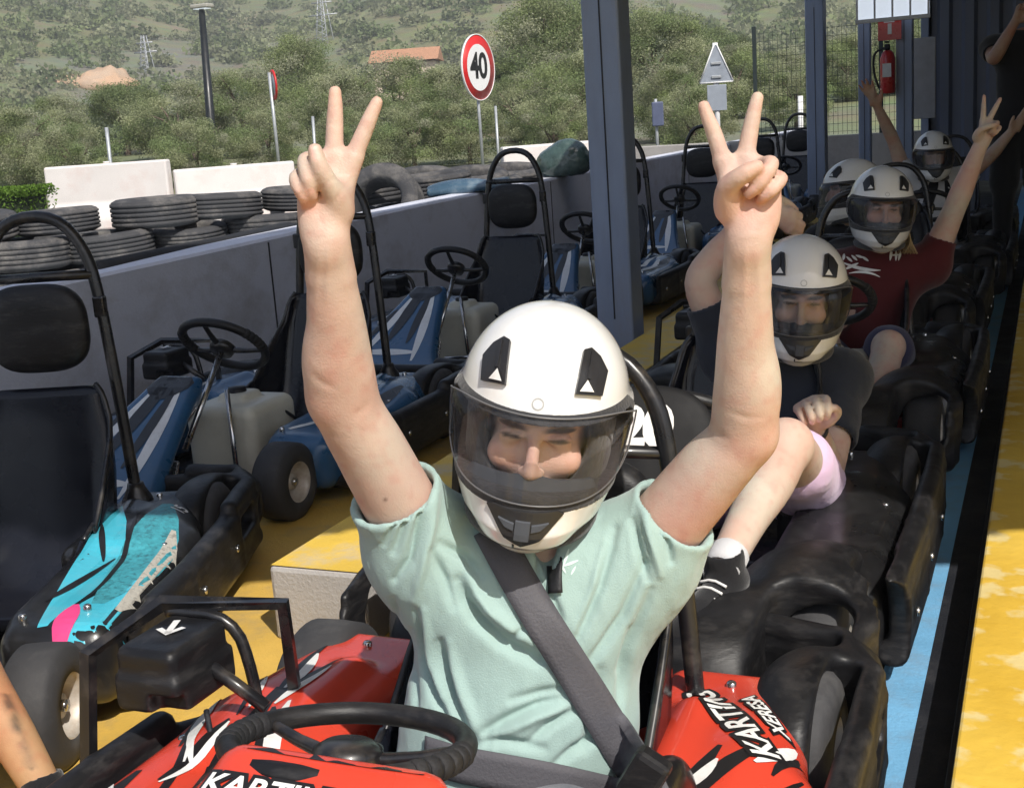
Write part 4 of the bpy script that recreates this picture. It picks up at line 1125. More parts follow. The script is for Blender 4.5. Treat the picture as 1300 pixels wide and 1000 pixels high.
# ---- number on the black kart behind
# ---- turquoise kart graphics
for s in (1,):
    stick_pod(KA, s, [slash((.38, -.02), .10, .74, R(97), .03), slash((.50, -.30), .13, .36, R(80), .0)], m_teal, lift=.0012)
    stick_pod(KA, s, [slash((.475, .05), .13, .66, R(94), .02)], m_dec_t, lift=.0016)
    stick_pod(KA, s, [slash((.535, -.05), .05, .5, R(93), .02)], m_dec_g, lift=.0021)
    stick_pod(KA, s, [slash((.43, .0), .014, .66, R(96), .03), slash((.38, -.12), .02, .3, R(80)), slash((.35, .1), .016, .2, R(110))], m_dec_k, lift=.0027)
    pod_text(KA, 1, '15', (.47, .36), (0.1, 1.), .05, .001, m_dec_w, .0026)
stick_pod(KA, 1, [slash((.44, -.37), .05, .16, R(95))], m_pink, lift=.0032)

for k in (K1, K2, K3, K4, K5, K6):                      # the queue's karts have a lower hoop
    h = kparts(k, 'roll_hoop')[0]; h.scale = (1, 1, .80)

b = kparts(K1, 'bonnet')[0]; b.scale = (1.35, 1, 1.09); b.location = (.15, .02, 0)
b = kparts(K2, 'bonnet')[0]; b.scale = (.8, 1, .92)
w_ = kparts(K1, 'steering_wheel')[0]; n_ = nrm([0, .22, .975])
w_.matrix_local = frameM((SEATX+.005, -.31, .548), (1, 0, 0), np.cross(n_, (1, 0, 0)), n_) @ Matrix.Scale(.925, 4)
ta = kparts(KA, 'fuel_tank')[0]; ta.scale = (.7, .7, .7); ta.location = (-.06, -.05, 0)
# upright number plate of the kart behind
V = Vol((-.18, -.06, -.16), (.18, .08, .16), .006); V.ell((0, 0, 0), (.150, .022, .125), p=2.6); V.cap((0, .03, -.14), (0, .02, 0), .03, k=.03)
np_ = mesh_obj('number_panel', V.mesh('number_panel', 1), mat('matte_black_panel', (.010, .010, .011), .6, var=.2, spec=.2), K2)
np_.matrix_local = TR(tuple(at(813, 566, 2.50)-np.array(K2.location)), (R(-28), 0, R(14)))
t_ = text_mesh('20', .115, .005, .12, .92)
decal('number', t_, m_dec_w, np_, (.006, -.05, .03), (1, 0, 0), (0, 0, 1), np_, .002, .2)

ta = kparts(K2, 'fuel_tank')[0]; ta.scale = (.7, .7, .62); ta.location = (.05, 0, 0)
for k in (KB, KC, KD, KE, KF, KG):
    b = kparts(k, 'bonnet')[0]; b.scale = (.85, 1.05, .86); b.location = (.03, -.02, 0)
for k in (KA, KB, KC, KD, KE, KF, KG):
    h = kparts(k, 'roll_hoop')[0]
    for c in h.children:
        n = c.name.split('.')[0]
        if n == 'headrest': c.location.z = .775; c.scale = (.95, .9, .98)
        if n == 'cross_bar': c.location.z = .06; c.scale = (.95, 1, 1)
# more streaks on the red kart, following the length of each pod
g = np.random.default_rng(21)
for s, n in ((1, 15), (-1, 14)):
    W_, B_ = [], []
    for i in range(n):
        x = s*g.uniform(.30, .53); y = g.uniform(-.36, .30 if s > 0 else .42); a = R(90+g.uniform(-32, 12)*s)
        W_.append(slash((x, y), g.uniform(.010, .028), g.uniform(.10, .28), a, g.uniform(-.015, .015))); B_.append(slash((x+s*.018, y+.01), g.uniform(.012, .03), g.uniform(.14, .32), a, g.uniform(-.015, .015)))
    stick_pod(K1, s, B_, m_dec_k, lift=.0017); stick_pod(K1, s, W_, m_dec_w, lift=.0025)
stick_bon(K1, poly_mesh([slash((g.uniform(-.16, .16), g.uniform(-.25, 0)), .018, .2, R(g.uniform(60, 120))) for i in range(5)]), m_dec_w, 'sticker', .0020)
# ================================================================== people
def skin_mat(name, base, red):
    m = mat(name, base, .5, var=.05, scale=9, bump=.16, bscale=330, vcol='Col', sss=.10, spec=.35); return m
m_skin = skin_mat('skin', (.6, .42, .33), 0)
m_hel = mat('white_helmet_shell', (.80, .80, .79), .16, var=.015, scale=3, coat=.6, dirt=(.62, .61, .59), dirtamt=.35, dscale=22)
m_pad = mat('black_padding', (.035, .035, .038), .9, var=.2, scale=40, bump=.3, bscale=120, sheen=.2)
m_vent = mat('black_vent_plastic', (.02, .02, .022), .35, var=.15, scale=20)
m_guard = mat('grey_breath_guard', (.055, .06, .07), .75, var=.15, scale=20)
m_trim = mat('visor_seal', (.14, .14, .145), .4)
def visor_mat(name, tint, refl):
    m = bpy.data.materials.new(name); nt, N, L, B = nodes(m)
    N.remove(B)
    t = N.new('ShaderNodeBsdfTransparent'); t.inputs[0].default_value = (*tint, 1)
    g = N.new('ShaderNodeBsdfGlossy'); g.inputs['Roughness'].default_value = .06; g.inputs[0].default_value = (1, 1, 1, 1)
    fr = N.new('ShaderNodeFresnel'); fr.inputs[0].default_value = 1.5
    tc = N.new('ShaderNodeTexCoord'); no = N.new('ShaderNodeTexNoise'); no.inputs['Scale'].default_value = 30; no.inputs['Detail'].default_value = 6; L.new(tc.outputs['Object'], no.inputs[0])
    mr = N.new('ShaderNodeMapRange'); mr.inputs[3].default_value = .0; mr.inputs[4].default_value = .035; mr.inputs[1].default_value = .4; mr.inputs[2].default_value = .7; L.new(no.outputs[0], mr.inputs[0])
    d = N.new('ShaderNodeBsdfDiffuse'); d.inputs[0].default_value = (.6, .6, .62, 1)
    m1 = N.new('ShaderNodeMixShader'); m2 = N.new('ShaderNodeMixShader')
    L.new(mr.outputs[0], m1.inputs[0]); L.new(t.outputs[0], m1.inputs[1]); L.new(d.outputs[0], m1.inputs[2])
    mu = N.new('ShaderNodeMath'); mu.operation = 'MULTIPLY'; mu.inputs[1].default_value = refl; L.new(fr.outputs[0], mu.inputs[0])
    L.new(mu.outputs[0], m2.inputs[0]); L.new(m1.outputs[0], m2.inputs[1]); L.new(g.outputs[0], m2.inputs[2])
    L.new(m2.outputs[0], N['Material Output'].inputs[0]); return m
m_visor = visor_mat('clear_visor', (.97, .96, .965), .5)
m_visor_d = visor_mat('smoked_visor', (.72, .72, .76), .8)

# ------------------------------------------------------------------ helmet (local frame: face towards -Y, wearer's left = +X, up = +Z)
def helmet_vol(infl, h):
    V = Vol((-.18, -.22, -.20), (.18, .20, .20), h)
    i = infl
    V.ell((0, .008, .018), (.122+i, .155+i, .132+i), p=2.)
    V.loftz([(-.152-i, 0, -.022, .072+i, .100+i, 2.2), (-.142, 0, -.020, .088+i, .135+i, 2.0), (-.12, 0, -.016, .104+i, .160+i, 2.0), (-.085, 0, -.010, .1165+i, .166+i, 2.05), (-.04, 0, -.004, .122+i, .163+i, 2.1), (.02, 0, .004, .1215+i, .158+i, 2.1)], k=.03)
    V.ell((0, -.128, -.130), (.050+i, .040+i, .032+i), k=.035)
    return V
HV = helmet_vol(0, .0032)
outer = HV.mesh('outer', 2)
OUT_BVH = BVHTree.FromPolygons([v.co for v in outer.vertices], [tuple(p.vertices) for p in outer.polygons])
def port(V, grow, op='s', k=.008):
    V.box((0, -.14, -.018), (.30, .135+grow, .052+grow), rd=.035, k=k, op=op)
HV.ell((0, .008, .01), (.102, .135, .115), k=.01, op='s')
HV.loftz([(-.2, 0, -.006, .085, .118, 2.1), (-.12, 0, -.006, .092, .128, 2.1), (-.05, 0, 0, .102, .135, 2.1), (.0, 0, .006, .102, .135, 2.1)], k=.01, op='s')
TRIM = helmet_vol(.0012, .0032)
TV = helmet_vol(.0012, .0032); TV.ell((0, .008, .01), (.099, .131, .112), k=.004, op='s'); TV.loftz([(-.2, 0, -.006, .080, .113, 2.1), (-.12, 0, -.006, .088, .123, 2.1), (-.05, 0, 0, .099, .131, 2.1), (.0, 0, .006, .099, .131, 2.1)], k=.004, op='s')
BX = Vol((-.18, -.22, -.20), (.18, .20, .20), .0032); BX.box((0, -.14, -.020), (.30, .146, .066), rd=.04, k=0)
TV.D = np.maximum(TV.D, BX.D); port(TV, -.004, k=.002)
PTRIM = TV.mesh('port_trim', 1)
port(HV, 0)
SHELL = HV.mesh('helmet', 1)
# padding
PV = Vol((-.15, -.19, -.18), (.15, .18, .16), .004)
PV.ell((0, .008, .01), (.106, .139, .119), p=2.).loftz([(-.150, 0, -.012, .088, .118, 2.1), (-.12, 0, -.010, .098, .136, 2.1), (-.05, 0, 0, .106, .14, 2.1), (.0, 0, .006, .106, .138, 2.1)], k=.01)
PV.ell((0, -.05, -.01), (.071, .20, .088), k=.02, op='s').ell((0, .01, -.0), (.078, .10, .11), k=.02, op='s').cap((0, -.02, -.05), (0, .0, -.22), .066, .07, k=.02, op='s')
PV.plane((0, -.128, 0), (0, -1, 0), .01)
port(PV, .02) if False else None
PADDING = PV.mesh('padding', 1)
# visor: a curved sheet that follows the shell just outside it
def sheet_on(fn_lo, fn_hi, a0, a1, off, nu=48, nv=12):
    G = []
    for i in range(nu):
        a = a0+(a1-a0)*i/(nu-1); row = []
        for j in range(nv):
            z = fn_lo(a)+(fn_hi(a)-fn_lo(a))*j/(nv-1)
            d = Vector((math.sin(a), -math.cos(a), 0)); hit = OUT_BVH.ray_cast(Vector((0, 0, z))+d*.5, -d)
            p = hit[0]; row.append(tuple(p+d*off))
        G.append(row)
    return G
hi = lambda a: .042-.030*(abs(a)/1.6)**3
lo = lambda a: -.074+.042*(abs(a)/1.5)**2.2
mb = MB(); mb.grid(sheet_on(lo, hi, -1.58, 1.58, .0055)); bmesh.ops.recalc_face_normals(mb.bm, faces=mb.bm.faces[:])
VISOR = bpy.data.meshes.new('visor'); mb.bm.to_mesh(VISOR); mb.bm.free()
mb = MB(); g1 = sheet_on(lo, hi, -1.58, 1.58, .005)
rim_ = [r_[0] for r_ in g1]+[tuple(q) for q in g1[-1][1:-1]]+[r_[-1] for r_ in g1[::-1]]+[tuple(q) for q in g1[0][1:-1][::-1]]
mb.tube(rim_, .0013, 6, 0, True); VRIM = bpy.data.meshes.new('seal'); mb.bm.to_mesh(VRIM); mb.bm.free()
def hdecal(polys, o, x, y, name, thick=.004, lift=.001, cut=.008):
    t = decal(name, poly_mesh(polys), None, OUT_BVH, o, x, y, None, lift, .2, cut); me = t.data.copy(); bpy.data.objects.remove(t)
    bm = bmesh.new(); bm.from_mesh(me); bmesh.ops.recalc_face_normals(bm, faces=bm.faces[:])
    if thick:
        c = sum((f.normal.dot(f.calc_center_median()) for f in bm.faces))
        if c < 0: bmesh.ops.reverse_faces(bm, faces=bm.faces[:])
        r_ = bmesh.ops.extrude_face_region(bm, geom=bm.faces[:])
        for v in [e for e in r_['geom'] if isinstance(e, bmesh.types.BMVert)]: v.co += v.co.normalized()*thick
        bmesh.ops.recalc_face_normals(bm, faces=bm.faces[:])
    bm.to_mesh(me); bm.free(); me.name = name; return me
FRONT = ((1, 0, 0), (0, .45, .89))
def mirror_poly(p): return [(-x, y) for x, y in p][::-1]
vent = [(.046, -.032), (.080, -.027), (.083, .008), (.071, .026), (.058, .035), (.049, .030)]
vtri = [(.0525, -.0275), (.0715, -.0245), (.061, -.010)]
VTOP = [hdecal([p], (0, -.12, .105), *FRONT, 'top_vent', .006) for p in (vent, mirror_poly(vent))]
VTRI = [hdecal([p], (0, -.12, .105), *FRONT, 'vent_mark', 0, .0125) for p in (vtri, mirror_poly(vtri))]
vfold = [(.060, .031), (.064, .029), (.064, -.008), (.060, -.009)]
VFOLD = [hdecal([p], (0, -.12, .105), *FRONT, 'vent_ridge', .003, .0085) for p in (vfold, mirror_poly(vfold))]
CHIN = hdecal([[(-.052, .020), (-.043, .026), (.043, .026), (.052, .020), (.024, -.012), (0, -.024), (-.024, -.012)]], (0, -.16, -.105), (1, 0, 0), (0, -.25, .97), 'chin_vent', .003)
CHIN2 = hdecal([[(-.010, .014), (.010, .014), (.010, -.010), (-.010, -.010)], [(-.034, .012), (-.012, .010), (-.012, .002), (-.024, .004)], [(.034, .012), (.012, .010), (.012, .002), (.024, .004)]], (0, -.16, -.105), (1, 0, 0), (0, -.25, .97), 'chin_slats', .003, .004)
CHINM = hdecal([[(-.012, -.036), (.010, -.037), (.010, -.0345), (-.009, -.0335), (-.009, -.025), (-.012, -.024)]], (0, -.16, -.105), (1, 0, 0), (0, -.25, .97), 'chin_mark', 0, .0012)
ringp = []
for i in range(20):
    a0, a1 = 2*math.pi*i/20, 2*math.pi*(i+1)/20
    ringp.append([(.0085*math.cos(a0), .0085*math.sin(a0)-.052), (.0085*math.cos(a1), .0085*math.sin(a1)-.052), (.0065*math.cos(a1), .0065*math.sin(a1)-.052), (.0065*math.cos(a0), .0065*math.sin(a0)-.052)])
EMBL = hdecal(ringp+[[(-.013, -.070), (.013, -.070), (.013, -.067), (-.013, -.067)]], (0, -.12, .105), *FRONT, 'brow_emblem', 0, .0008)
m_embl = mat('pale_grey_print', (.42, .42, .42), .3)
BG = Vol((-.12, -.19, -.13), (.12, -.07, -.02), .003)
for a in np.linspace(-.72, .72, 50):
    BG.cap((.135*math.sin(a), -.150*math.cos(a)+.004, -.078), (.125*math.sin(a), -.138*math.cos(a)+.006, -.060+.003*math.cos(a*2.6)+.008*math.exp(-(a/.12)**2)), .009, .005, k=0)
BREATH = BG.mesh('breath_guard', 1)
ROLLB = MB().tube([(.085*math.cos(a), -.012+.118*math.sin(a), -.150) for a in np.linspace(0, 2*math.pi, 33)[:-1]], .014, 10, 0, True)
NECKROLL = bpy.data.meshes.new('neck_roll'); ROLLB.bm.to_mesh(NECKROLL); ROLLB.bm.free()
for me, m in ((PTRIM, m_pad), (SHELL, m_hel), (PADDING, m_pad), (VRIM, m_trim), (CHIN, m_vent), (CHIN2, m_guard), (CHINM, m_dec_k), (EMBL, m_embl), (BREATH, m_guard), (NECKROLL, m_pad)): me.materials.append(m)
for L_ in (VTOP, VFOLD):
    for me in L_: me.materials.append(m_vent)
for me in VTRI: me.materials.append(m_dec_w)
for me in (CHIN2,): pass
VISOR.materials.append(m_visor)
def helmet(parent, M, visor=None, scale=1.):
    M = M @ Matrix.Scale(scale, 4)
    h = mesh_obj('helmet', SHELL, None, parent); h.matrix_local = M
    for n, me in [('padding', PADDING), ('port_trim', PTRIM), ('visor', VISOR), ('visor_seal', VRIM), ('chin_vent', CHIN), ('chin_slats', CHIN2), ('chin_mark', CHINM), ('brow_emblem', EMBL), ('breath_guard', BREATH), ('neck_roll', NECKROLL)]+[('top_vent', m_) for m_ in VTOP]+[('vent_ridge', m_) for m_ in VFOLD]+[('vent_mark', m_) for m_ in VTRI]:
        o = mesh_obj(n, me, None, h)
        if n == 'visor' and visor: obj_mat(o, visor)
    return h

# ------------------------------------------------------------------ hands
POSES = {
 'V': dict(index=[(.027, .090, 0), (.043, .132, .004), (.052, .156, .004), (.060, .178, .002)], middle=[(.006, .094, 0), (.002, .140, .004), (-.001, .164, .004), (-.004, .186, .002)],
           ring=[(-.014, .088, 0), (-.019, .098, .038), (-.012, .074, .047), (-.007, .054, .033)], pinky=[(-.033, .078, 0), (-.037, .084, .032), (-.029, .062, .041), (-.023, .047, .028)],
           thumb=[(.026, .022, .010), (.033, .050, .030), (.014, .074, .050), (-.008, .088, .056)]),
 'open': dict(index=[(.027, .090, 0), (.036, .132, .0), (.041, .155, .004), (.044, .174, .008)], middle=[(.006, .094, 0), (.008, .140, .0), (.009, .166, .004), (.010, .188, .008)],
           ring=[(-.014, .088, 0), (-.020, .130, .0), (-.023, .154, .004), (-.026, .174, .01)], pinky=[(-.033, .078, 0), (-.047, .108, .0), (-.053, .126, .004), (-.058, .142, .01)],
           thumb=[(.026, .022, .010), (.048, .050, .012), (.062, .078, .014), (.070, .102, .014)]),
 'curl': dict(index=[(.027, .090, 0), (.030, .118, .028), (.026, .104, .052), (.022, .084, .052)], middle=[(.006, .094, 0), (.006, .124, .030), (.005, .108, .056), (.004, .086, .055)],
           ring=[(-.014, .088, 0), (-.016, .116, .029), (-.014, .100, .054), (-.012, .079, .052)], pinky=[(-.033, .078, 0), (-.036, .100, .026), (-.032, .086, .047), (-.029, .068, .046)],
           thumb=[(.026, .022, .010), (.046, .052, .024), (.050, .082, .038), (.044, .106, .046)]),
 'point': dict(index=[(.027, .090, 0), (.034, .132, .004), (.038, .155, .006), (.041, .175, .006)], middle=[(.006, .094, 0), (.006, .124, .030), (.005, .108, .056), (.004, .086, .055)],
           ring=[(-.014, .088, 0), (-.016, .116, .029), (-.014, .100, .054), (-.012, .079, .052)], pinky=[(-.033, .078, 0), (-.036, .100, .026), (-.032, .086, .047), (-.029, .068, .046)],
           thumb=[(.026, .022, .010), (.050, .050, .014), (.066, .076, .016), (.078, .098, .014)]),
}
FR = dict(index=(.0115, .0105, .0092, .0078), middle=(.0120, .0108, .0095, .0080), ring=(.0112, .0102, .0092, .0076), pinky=(.0100, .0092, .0080, .0068), thumb=(.0175, .0140, .0118, .0090))
class Reg:                                   # remembers places for the skin colouring
    def __init__(s): s.tips, s.knuck, s.nails = [], [], []
def hand(V, W, s, u, n, pose, reg=None, sc=1., side=1, joints=None):
    """W wrist; s towards the thumb, u along the fingers, n out of the palm"""
    if joints is None:
        Jt = {f: [np.array(W)+sc*(np.array(s)*a+np.array(u)*b+np.array(n)*c) for a, b, c in pts] for f, pts in POSES[pose].items()}
    else: Jt = joints
    u = np.array(u); n = np.array(n); s = np.array(s); W = np.array(W)
    k = .0045*sc
    for f in ('index', 'middle', 'ring', 'pinky'):
        base = W+(Jt[f][0]-W)*.18
        V.cap(base, Jt[f][0], .0135*sc, .0130*sc, k=.016*sc)
    c = W+(Jt['middle'][0]-W)*.55
    V.cap(W-u*.012*sc, W+u*.02*sc, .021*sc, .020*sc, k=.014*sc)
    V.ell(Jt['thumb'][0]*.45+Jt['thumb'][1]*.55-n*.006*sc, np.array((.016, .028, .016))*sc, np.stack([s, nrm(Jt['thumb'][1]-Jt['thumb'][0]), np.cross(s, nrm(Jt['thumb'][1]-Jt['thumb'][0]))], 1), k=.022*sc)
    V.ell(W*.55+Jt['pinky'][0]*.45+n*.006*sc, np.array((.012, .032, .012))*sc, np.stack([s, nrm(Jt['pinky'][0]-W), n], 1), k=.022*sc)
    for f, J in Jt.items():
        V.chain(J, [r*sc for r in FR[f]], k=k if f != 'thumb' else .006*sc)
        if reg is not None:
            reg.tips.append(J[3]); reg.knuck += [J[1], J[2]]
    return Jt

# ------------------------------------------------------------------ heads
FACEY = .022
def head(V, M, detail=True):
    M = np.array(M); Rm = M[:3, :3]; o = M[:3, 3]-Rm[:, 1]*FACEY-Rm[:, 2]*.006
    def w(p): return Rm @ np.array(p)+o
    V.ell(w((0, .008, .022)), (.072, .092, .100), Rm, k=.02)
    V.ell(w((0, -.022, -.052)), (.056, .066, .062), Rm, k=.04)
    if not detail: V.cap(w((0, -.094, .0)), w((0, -.108, -.036)), .010, .014, k=.012); return
    V.cap(w((.046, -.074, .022)), w((.014, -.090, .020)), .0105, k=.014).cap(w((-.046, -.074, .022)), w((-.014, -.090, .020)), .0105, k=.014)
    for s in (-1, 1):
        V.ell(w((s*.033, -.101, .000)), (.017, .014, .0115), Rm, k=.014, op='s')
        V.ell(w((s*.033, -.0795, .001)), (.0150, .0125, .0125), Rm, k=.003)
        V.cap(w((s*.020, -.0905, -.0005)), w((s*.046, -.083, -.001)), .0034, k=.004)       # lower and upper lid almost closed
        V.cap(w((s*.018, -.092, .004)), w((s*.046, -.085, .0045)), .0042, k=.004)
        V.ell(w((s*.043, -.068, -.034)), (.022, .020, .020), Rm, k=.025)
        V.ell(w((s*.012, -.103, -.043)), (.0072, .009, .0068), Rm, k=.006)
        V.ell(w((s*.076, .012, -.006)), (.010, .018, .030), Rm, k=.01)
    V.cap(w((0, -.092, .014)), w((0, -.1145, -.040)), .0078, .0098, k=.012)
    V.cap(w((-.018, -.086, -.070)), w((.018, -.086, -.070)), .008, k=.008).cap(w((-.016, -.085, -.080)), w((.016, -.085, -.080)), .008, k=.007)
    V.ell(w((0, -.078, -.102)), (.024, .018, .018), Rm, k=.02)

# ------------------------------------------------------------------ body
def frame_of(sk):
    up = nrm(np.array(sk['neck'])-np.array(sk['pelvis'])); rt = nrm(np.array(sk['shL'])-np.array(sk['shR'])); fr = nrm(np.cross(rt, up)); rt = np.cross(up, fr)
    # columns: wearer's left, back, up   (fr = left x up = forward reversed check below)
    return rt, fr, up
def torso(V, sk, g, k=.06, size=1.):
    lt, fr, up = frame_of(sk)                         # fr points backwards or forwards, the torso is nearly symmetric
    Rm = np.stack([lt, fr, up], 1)
    sh = (np.array(sk['shL'])+np.array(sk['shR']))/2; pe = np.array(sk['pelvis']); ne = np.array(sk['neck'])
    ax = ne-pe; q = size
    ch = pe+ax*.70; be = pe+ax*.36
    V.ell(ch, (.158*q+g, .108*q+g, .165*q+g), Rm, k=k)
    V.ell(be, (.148*q+g, .112*q+g, .16*q+g), Rm, k=k)
    V.ell(pe+ax*.06, (.158*q+g, .115*q+g, .12*q+g), Rm, k=k)
    for s in ('L', 'R'):
        S = np.array(sk['sh'+s]); E = np.array(sk['el'+s]); d = nrm(E-S)
        V.cap(ne-up*.03, S, .048*q+g, .054*q+g, k=k)
        V.cap(ch+(S-ch)*.45, S, .085*q+g, .060*q+g, k=k)
    return lt, fr, up
def limb(V, pts, rs, k=.02): V.chain([np.array(p) for p in pts], rs, k=k)
def arm(V, sk, s, q=1., g=0.):
    S, E, W = [np.array(sk[n+s]) for n in ('sh', 'el', 'wr')]; d = W-E
    V.chain([S, S+(E-S)*.45, E-(E-S)*.08, E+d*.25, E+d*.6, W], [(.058*q+g), .052*q, .044*q, .0435*q, .037*q, .0275*q], k=.03)
def legs(V, sk, g=0., s_=('L', 'R')):
    for s in s_:
        if 'kn'+s not in sk: continue
        Hp, K, A = [np.array(sk[n+s]) for n in ('hip', 'kn', 'an')]
        V.chain([Hp, Hp+(K-Hp)*.4, K], [.088+g, .078+g, .058+g], k=.03)
        if g == 0:
            d = A-K; bk = nrm(np.cross(np.cross(d, K-Hp), d))
            V.chain([K, K+d*.3+bk*-.012, K+d*.65, A], [.055, .055, .042, .034], k=.02)
SKIN = np.array([.585, .43, .35])
def body_colour(me, M_head=None, reg=None, skin=SKIN, extra=None):
    P = get_co(me).astype(float); n = len(P)
    C = np.tile(skin, (n, 1))*(1+.10*fbm(P*18, 4)[:, None])
    r = fbm(P*9+7, 3)[:, None]; C = C*(1+np.array([.03, -.15, -.17])*np.clip(r*2.4, -1, 1))
    r2 = np.clip(fbm(P*70, 2)*2.2, 0, 1)[:, None]; C = C*(1-np.array([.04, .15, .15])*r2)
    if reg:
        for T, rad, am in ((reg.tips, .017, .6), (reg.knuck, .011, .2)):
            for t in T:
                d = np.linalg.norm(P-t, axis=1); f = np.exp(-(d/rad)**2)[:, None]*am
                C = C*(1-f)+C*np.array([1.04, .78, .72])*f
        for (c, ax, nn, ln) in reg.nails:
            v = P-c; a = np.abs(v @ ax)/ln; b = np.linalg.norm(v-np.outer(v @ ax, ax), axis=1)/.0062
            f = (np.clip(1.1-np.sqrt(a*a+b*b), 0, .2)/.2)[:, None]*(v @ nn > -.004)[:, None]
            C = C*(1-f)+np.array([.78, .50, .43])*f
    if M_head is not None:
        q = (P-np.array(M_head)[:3, 3]+np.array(M_head)[:3, 1]*FACEY+np.array(M_head)[:3, 2]*.006) @ np.array(M_head)[:3, :3]; near = (np.linalg.norm(q, axis=1) < .16)
        f = np.where(near, 1., 0.)
        def blob(c, r, col, am):
            d = np.sqrt((((q-np.array(c))/np.array(r))**2).sum(1)); w = (np.clip(1.25-d, 0, .5)/.5*f*am)[:, None]; return w, np.array(col)
        for c, r, col, am in [((.033, -.085, .0185), (.024, .04, .0070), (.05, .035, .028), 1.), ((-.033, -.085, .0185), (.024, .04, .0070), (.05, .035, .028), .95),
                              ((.033, -.092, .0025), (.016, .02, .0036), (.03, .02, .018), .95), ((-.033, -.092, .0025), (.016, .02, .0036), (.03, .02, .018), .95),
                              ((0, -.09, -.075), (.022, .03, .008), (.42, .17, .14), .7), ((.044, -.08, -.035), (.026, .03, .02), (.62, .36, .28), .4), ((-.044, -.08, -.035), (.026, .03, .02), (.62, .36, .28), .4), ((0, -.115, -.035), (.014, .02, .012), (.62, .35, .27), .35)]:
            w, col = blob(c, r, col, am); C = C*(1-w)+col*w
        hair = np.clip(((q[:, 2]-.062-.25*np.clip(q[:, 1]+.05, -1, 0))/.012), 0, 1)*f
        hair = np.maximum(hair, np.clip((q[:, 1]-.02)/.02, 0, 1)*np.clip((q[:, 2]+.05)/.02, 0, 1)*f)[:, None]
        C = C*(1-hair)+np.array([.05, .035, .025])*hair
    if extra: C = extra(P, C)
    set_col(me, np.clip(C, 0, 1))
def headM(c, fwd, roll=0., up=(0, 0, 1)):
    f = nrm(fwd); u = nrm(np.array(up)-f*(f @ np.array(up))); l = np.cross(u, f)
    u2 = u*math.cos(roll)+l*math.sin(roll); l2 = l*math.cos(roll)-u*math.sin(roll)
    return frameM(np.array(c), l2, -f, u2)
def put(me, name, m, parent, loc):
    v = get_co(me); set_co(me, v-np.array(loc, np.float32)); return mesh_obj(name, me, m, parent)
def cloth_wrinkle(me, amp, scale, seed, stretch=(1, 1, 1)):
    P = get_co(me).astype(float); n = get_no(me); a = fbm(P*scale*np.array(stretch), 4, seed); b = 1-np.abs(fbm(P*scale*1.7*np.array(stretch), 3, seed+9))*2
    set_co(me, P+n*((a*.6+b*.35)*amp)[:, None])
def sleeve_cut(V, S, E, t, rin, depth=.05):
    """ends a sleeve at fraction t of the upper arm and hollows its mouth"""
    S = np.array(S); E = np.array(E); d = nrm(E-S); end = S+(E-S)*t
    V.plane_cut(end, d, .10, .006); V.cap(end-d*.03, end+d*.14, rin, rin+.006, k=.006, op='s')
def sneaker(name, A, toe, m1, m2, parent, loc):
    A = np.array(A); toe = np.array(toe); d = nrm(toe-A); s = nrm(np.cross(d, (0, 0, 1))); u = np.cross(s, d)
    c = A+d*.05-u*.05; Rm = np.stack([s, d, u], 1)
    lo_ = np.minimum(A, toe)-.14; hi_ = np.maximum(A, toe)+.14
    V = Vol(lo_, hi_, .004)
    V.cap(A-u*.045-d*.02, A+d*.11-u*.052, .036, .034, k=.02).ell(A+d*.155-u*.058, (.042, .062, .030), Rm, k=.03).cap(A-u*.03, A+u*.015, .040, .041, k=.02).cap(A+u*.01, A+u*.07, .032, .034, k=.01, op='s')
    V.plane(A-u*.075, -u)
    o = put(V.mesh(name, 1), name, m1, parent, loc)
    V = Vol(lo_, hi_, .004); V.box(A+d*.065-u*.082, (.043, .135, .013), Rm, rd=.012).ell(A+d*.16-u*.075, (.044, .055, .020), Rm, k=.02)
    so_ = put(V.mesh('sole', 1), 'sole', m2, o, loc)
    for k in range(5):
        q = A+d*(.055+.019*k)-u*(.012+.006*k)-np.array(loc)
        MB().tube([tuple(q-s*.03-u*.006), tuple(q+u*.005), tuple(q+s*.03-u*.006)], .003, 6, 1).build('lace', m2, o)
    return o
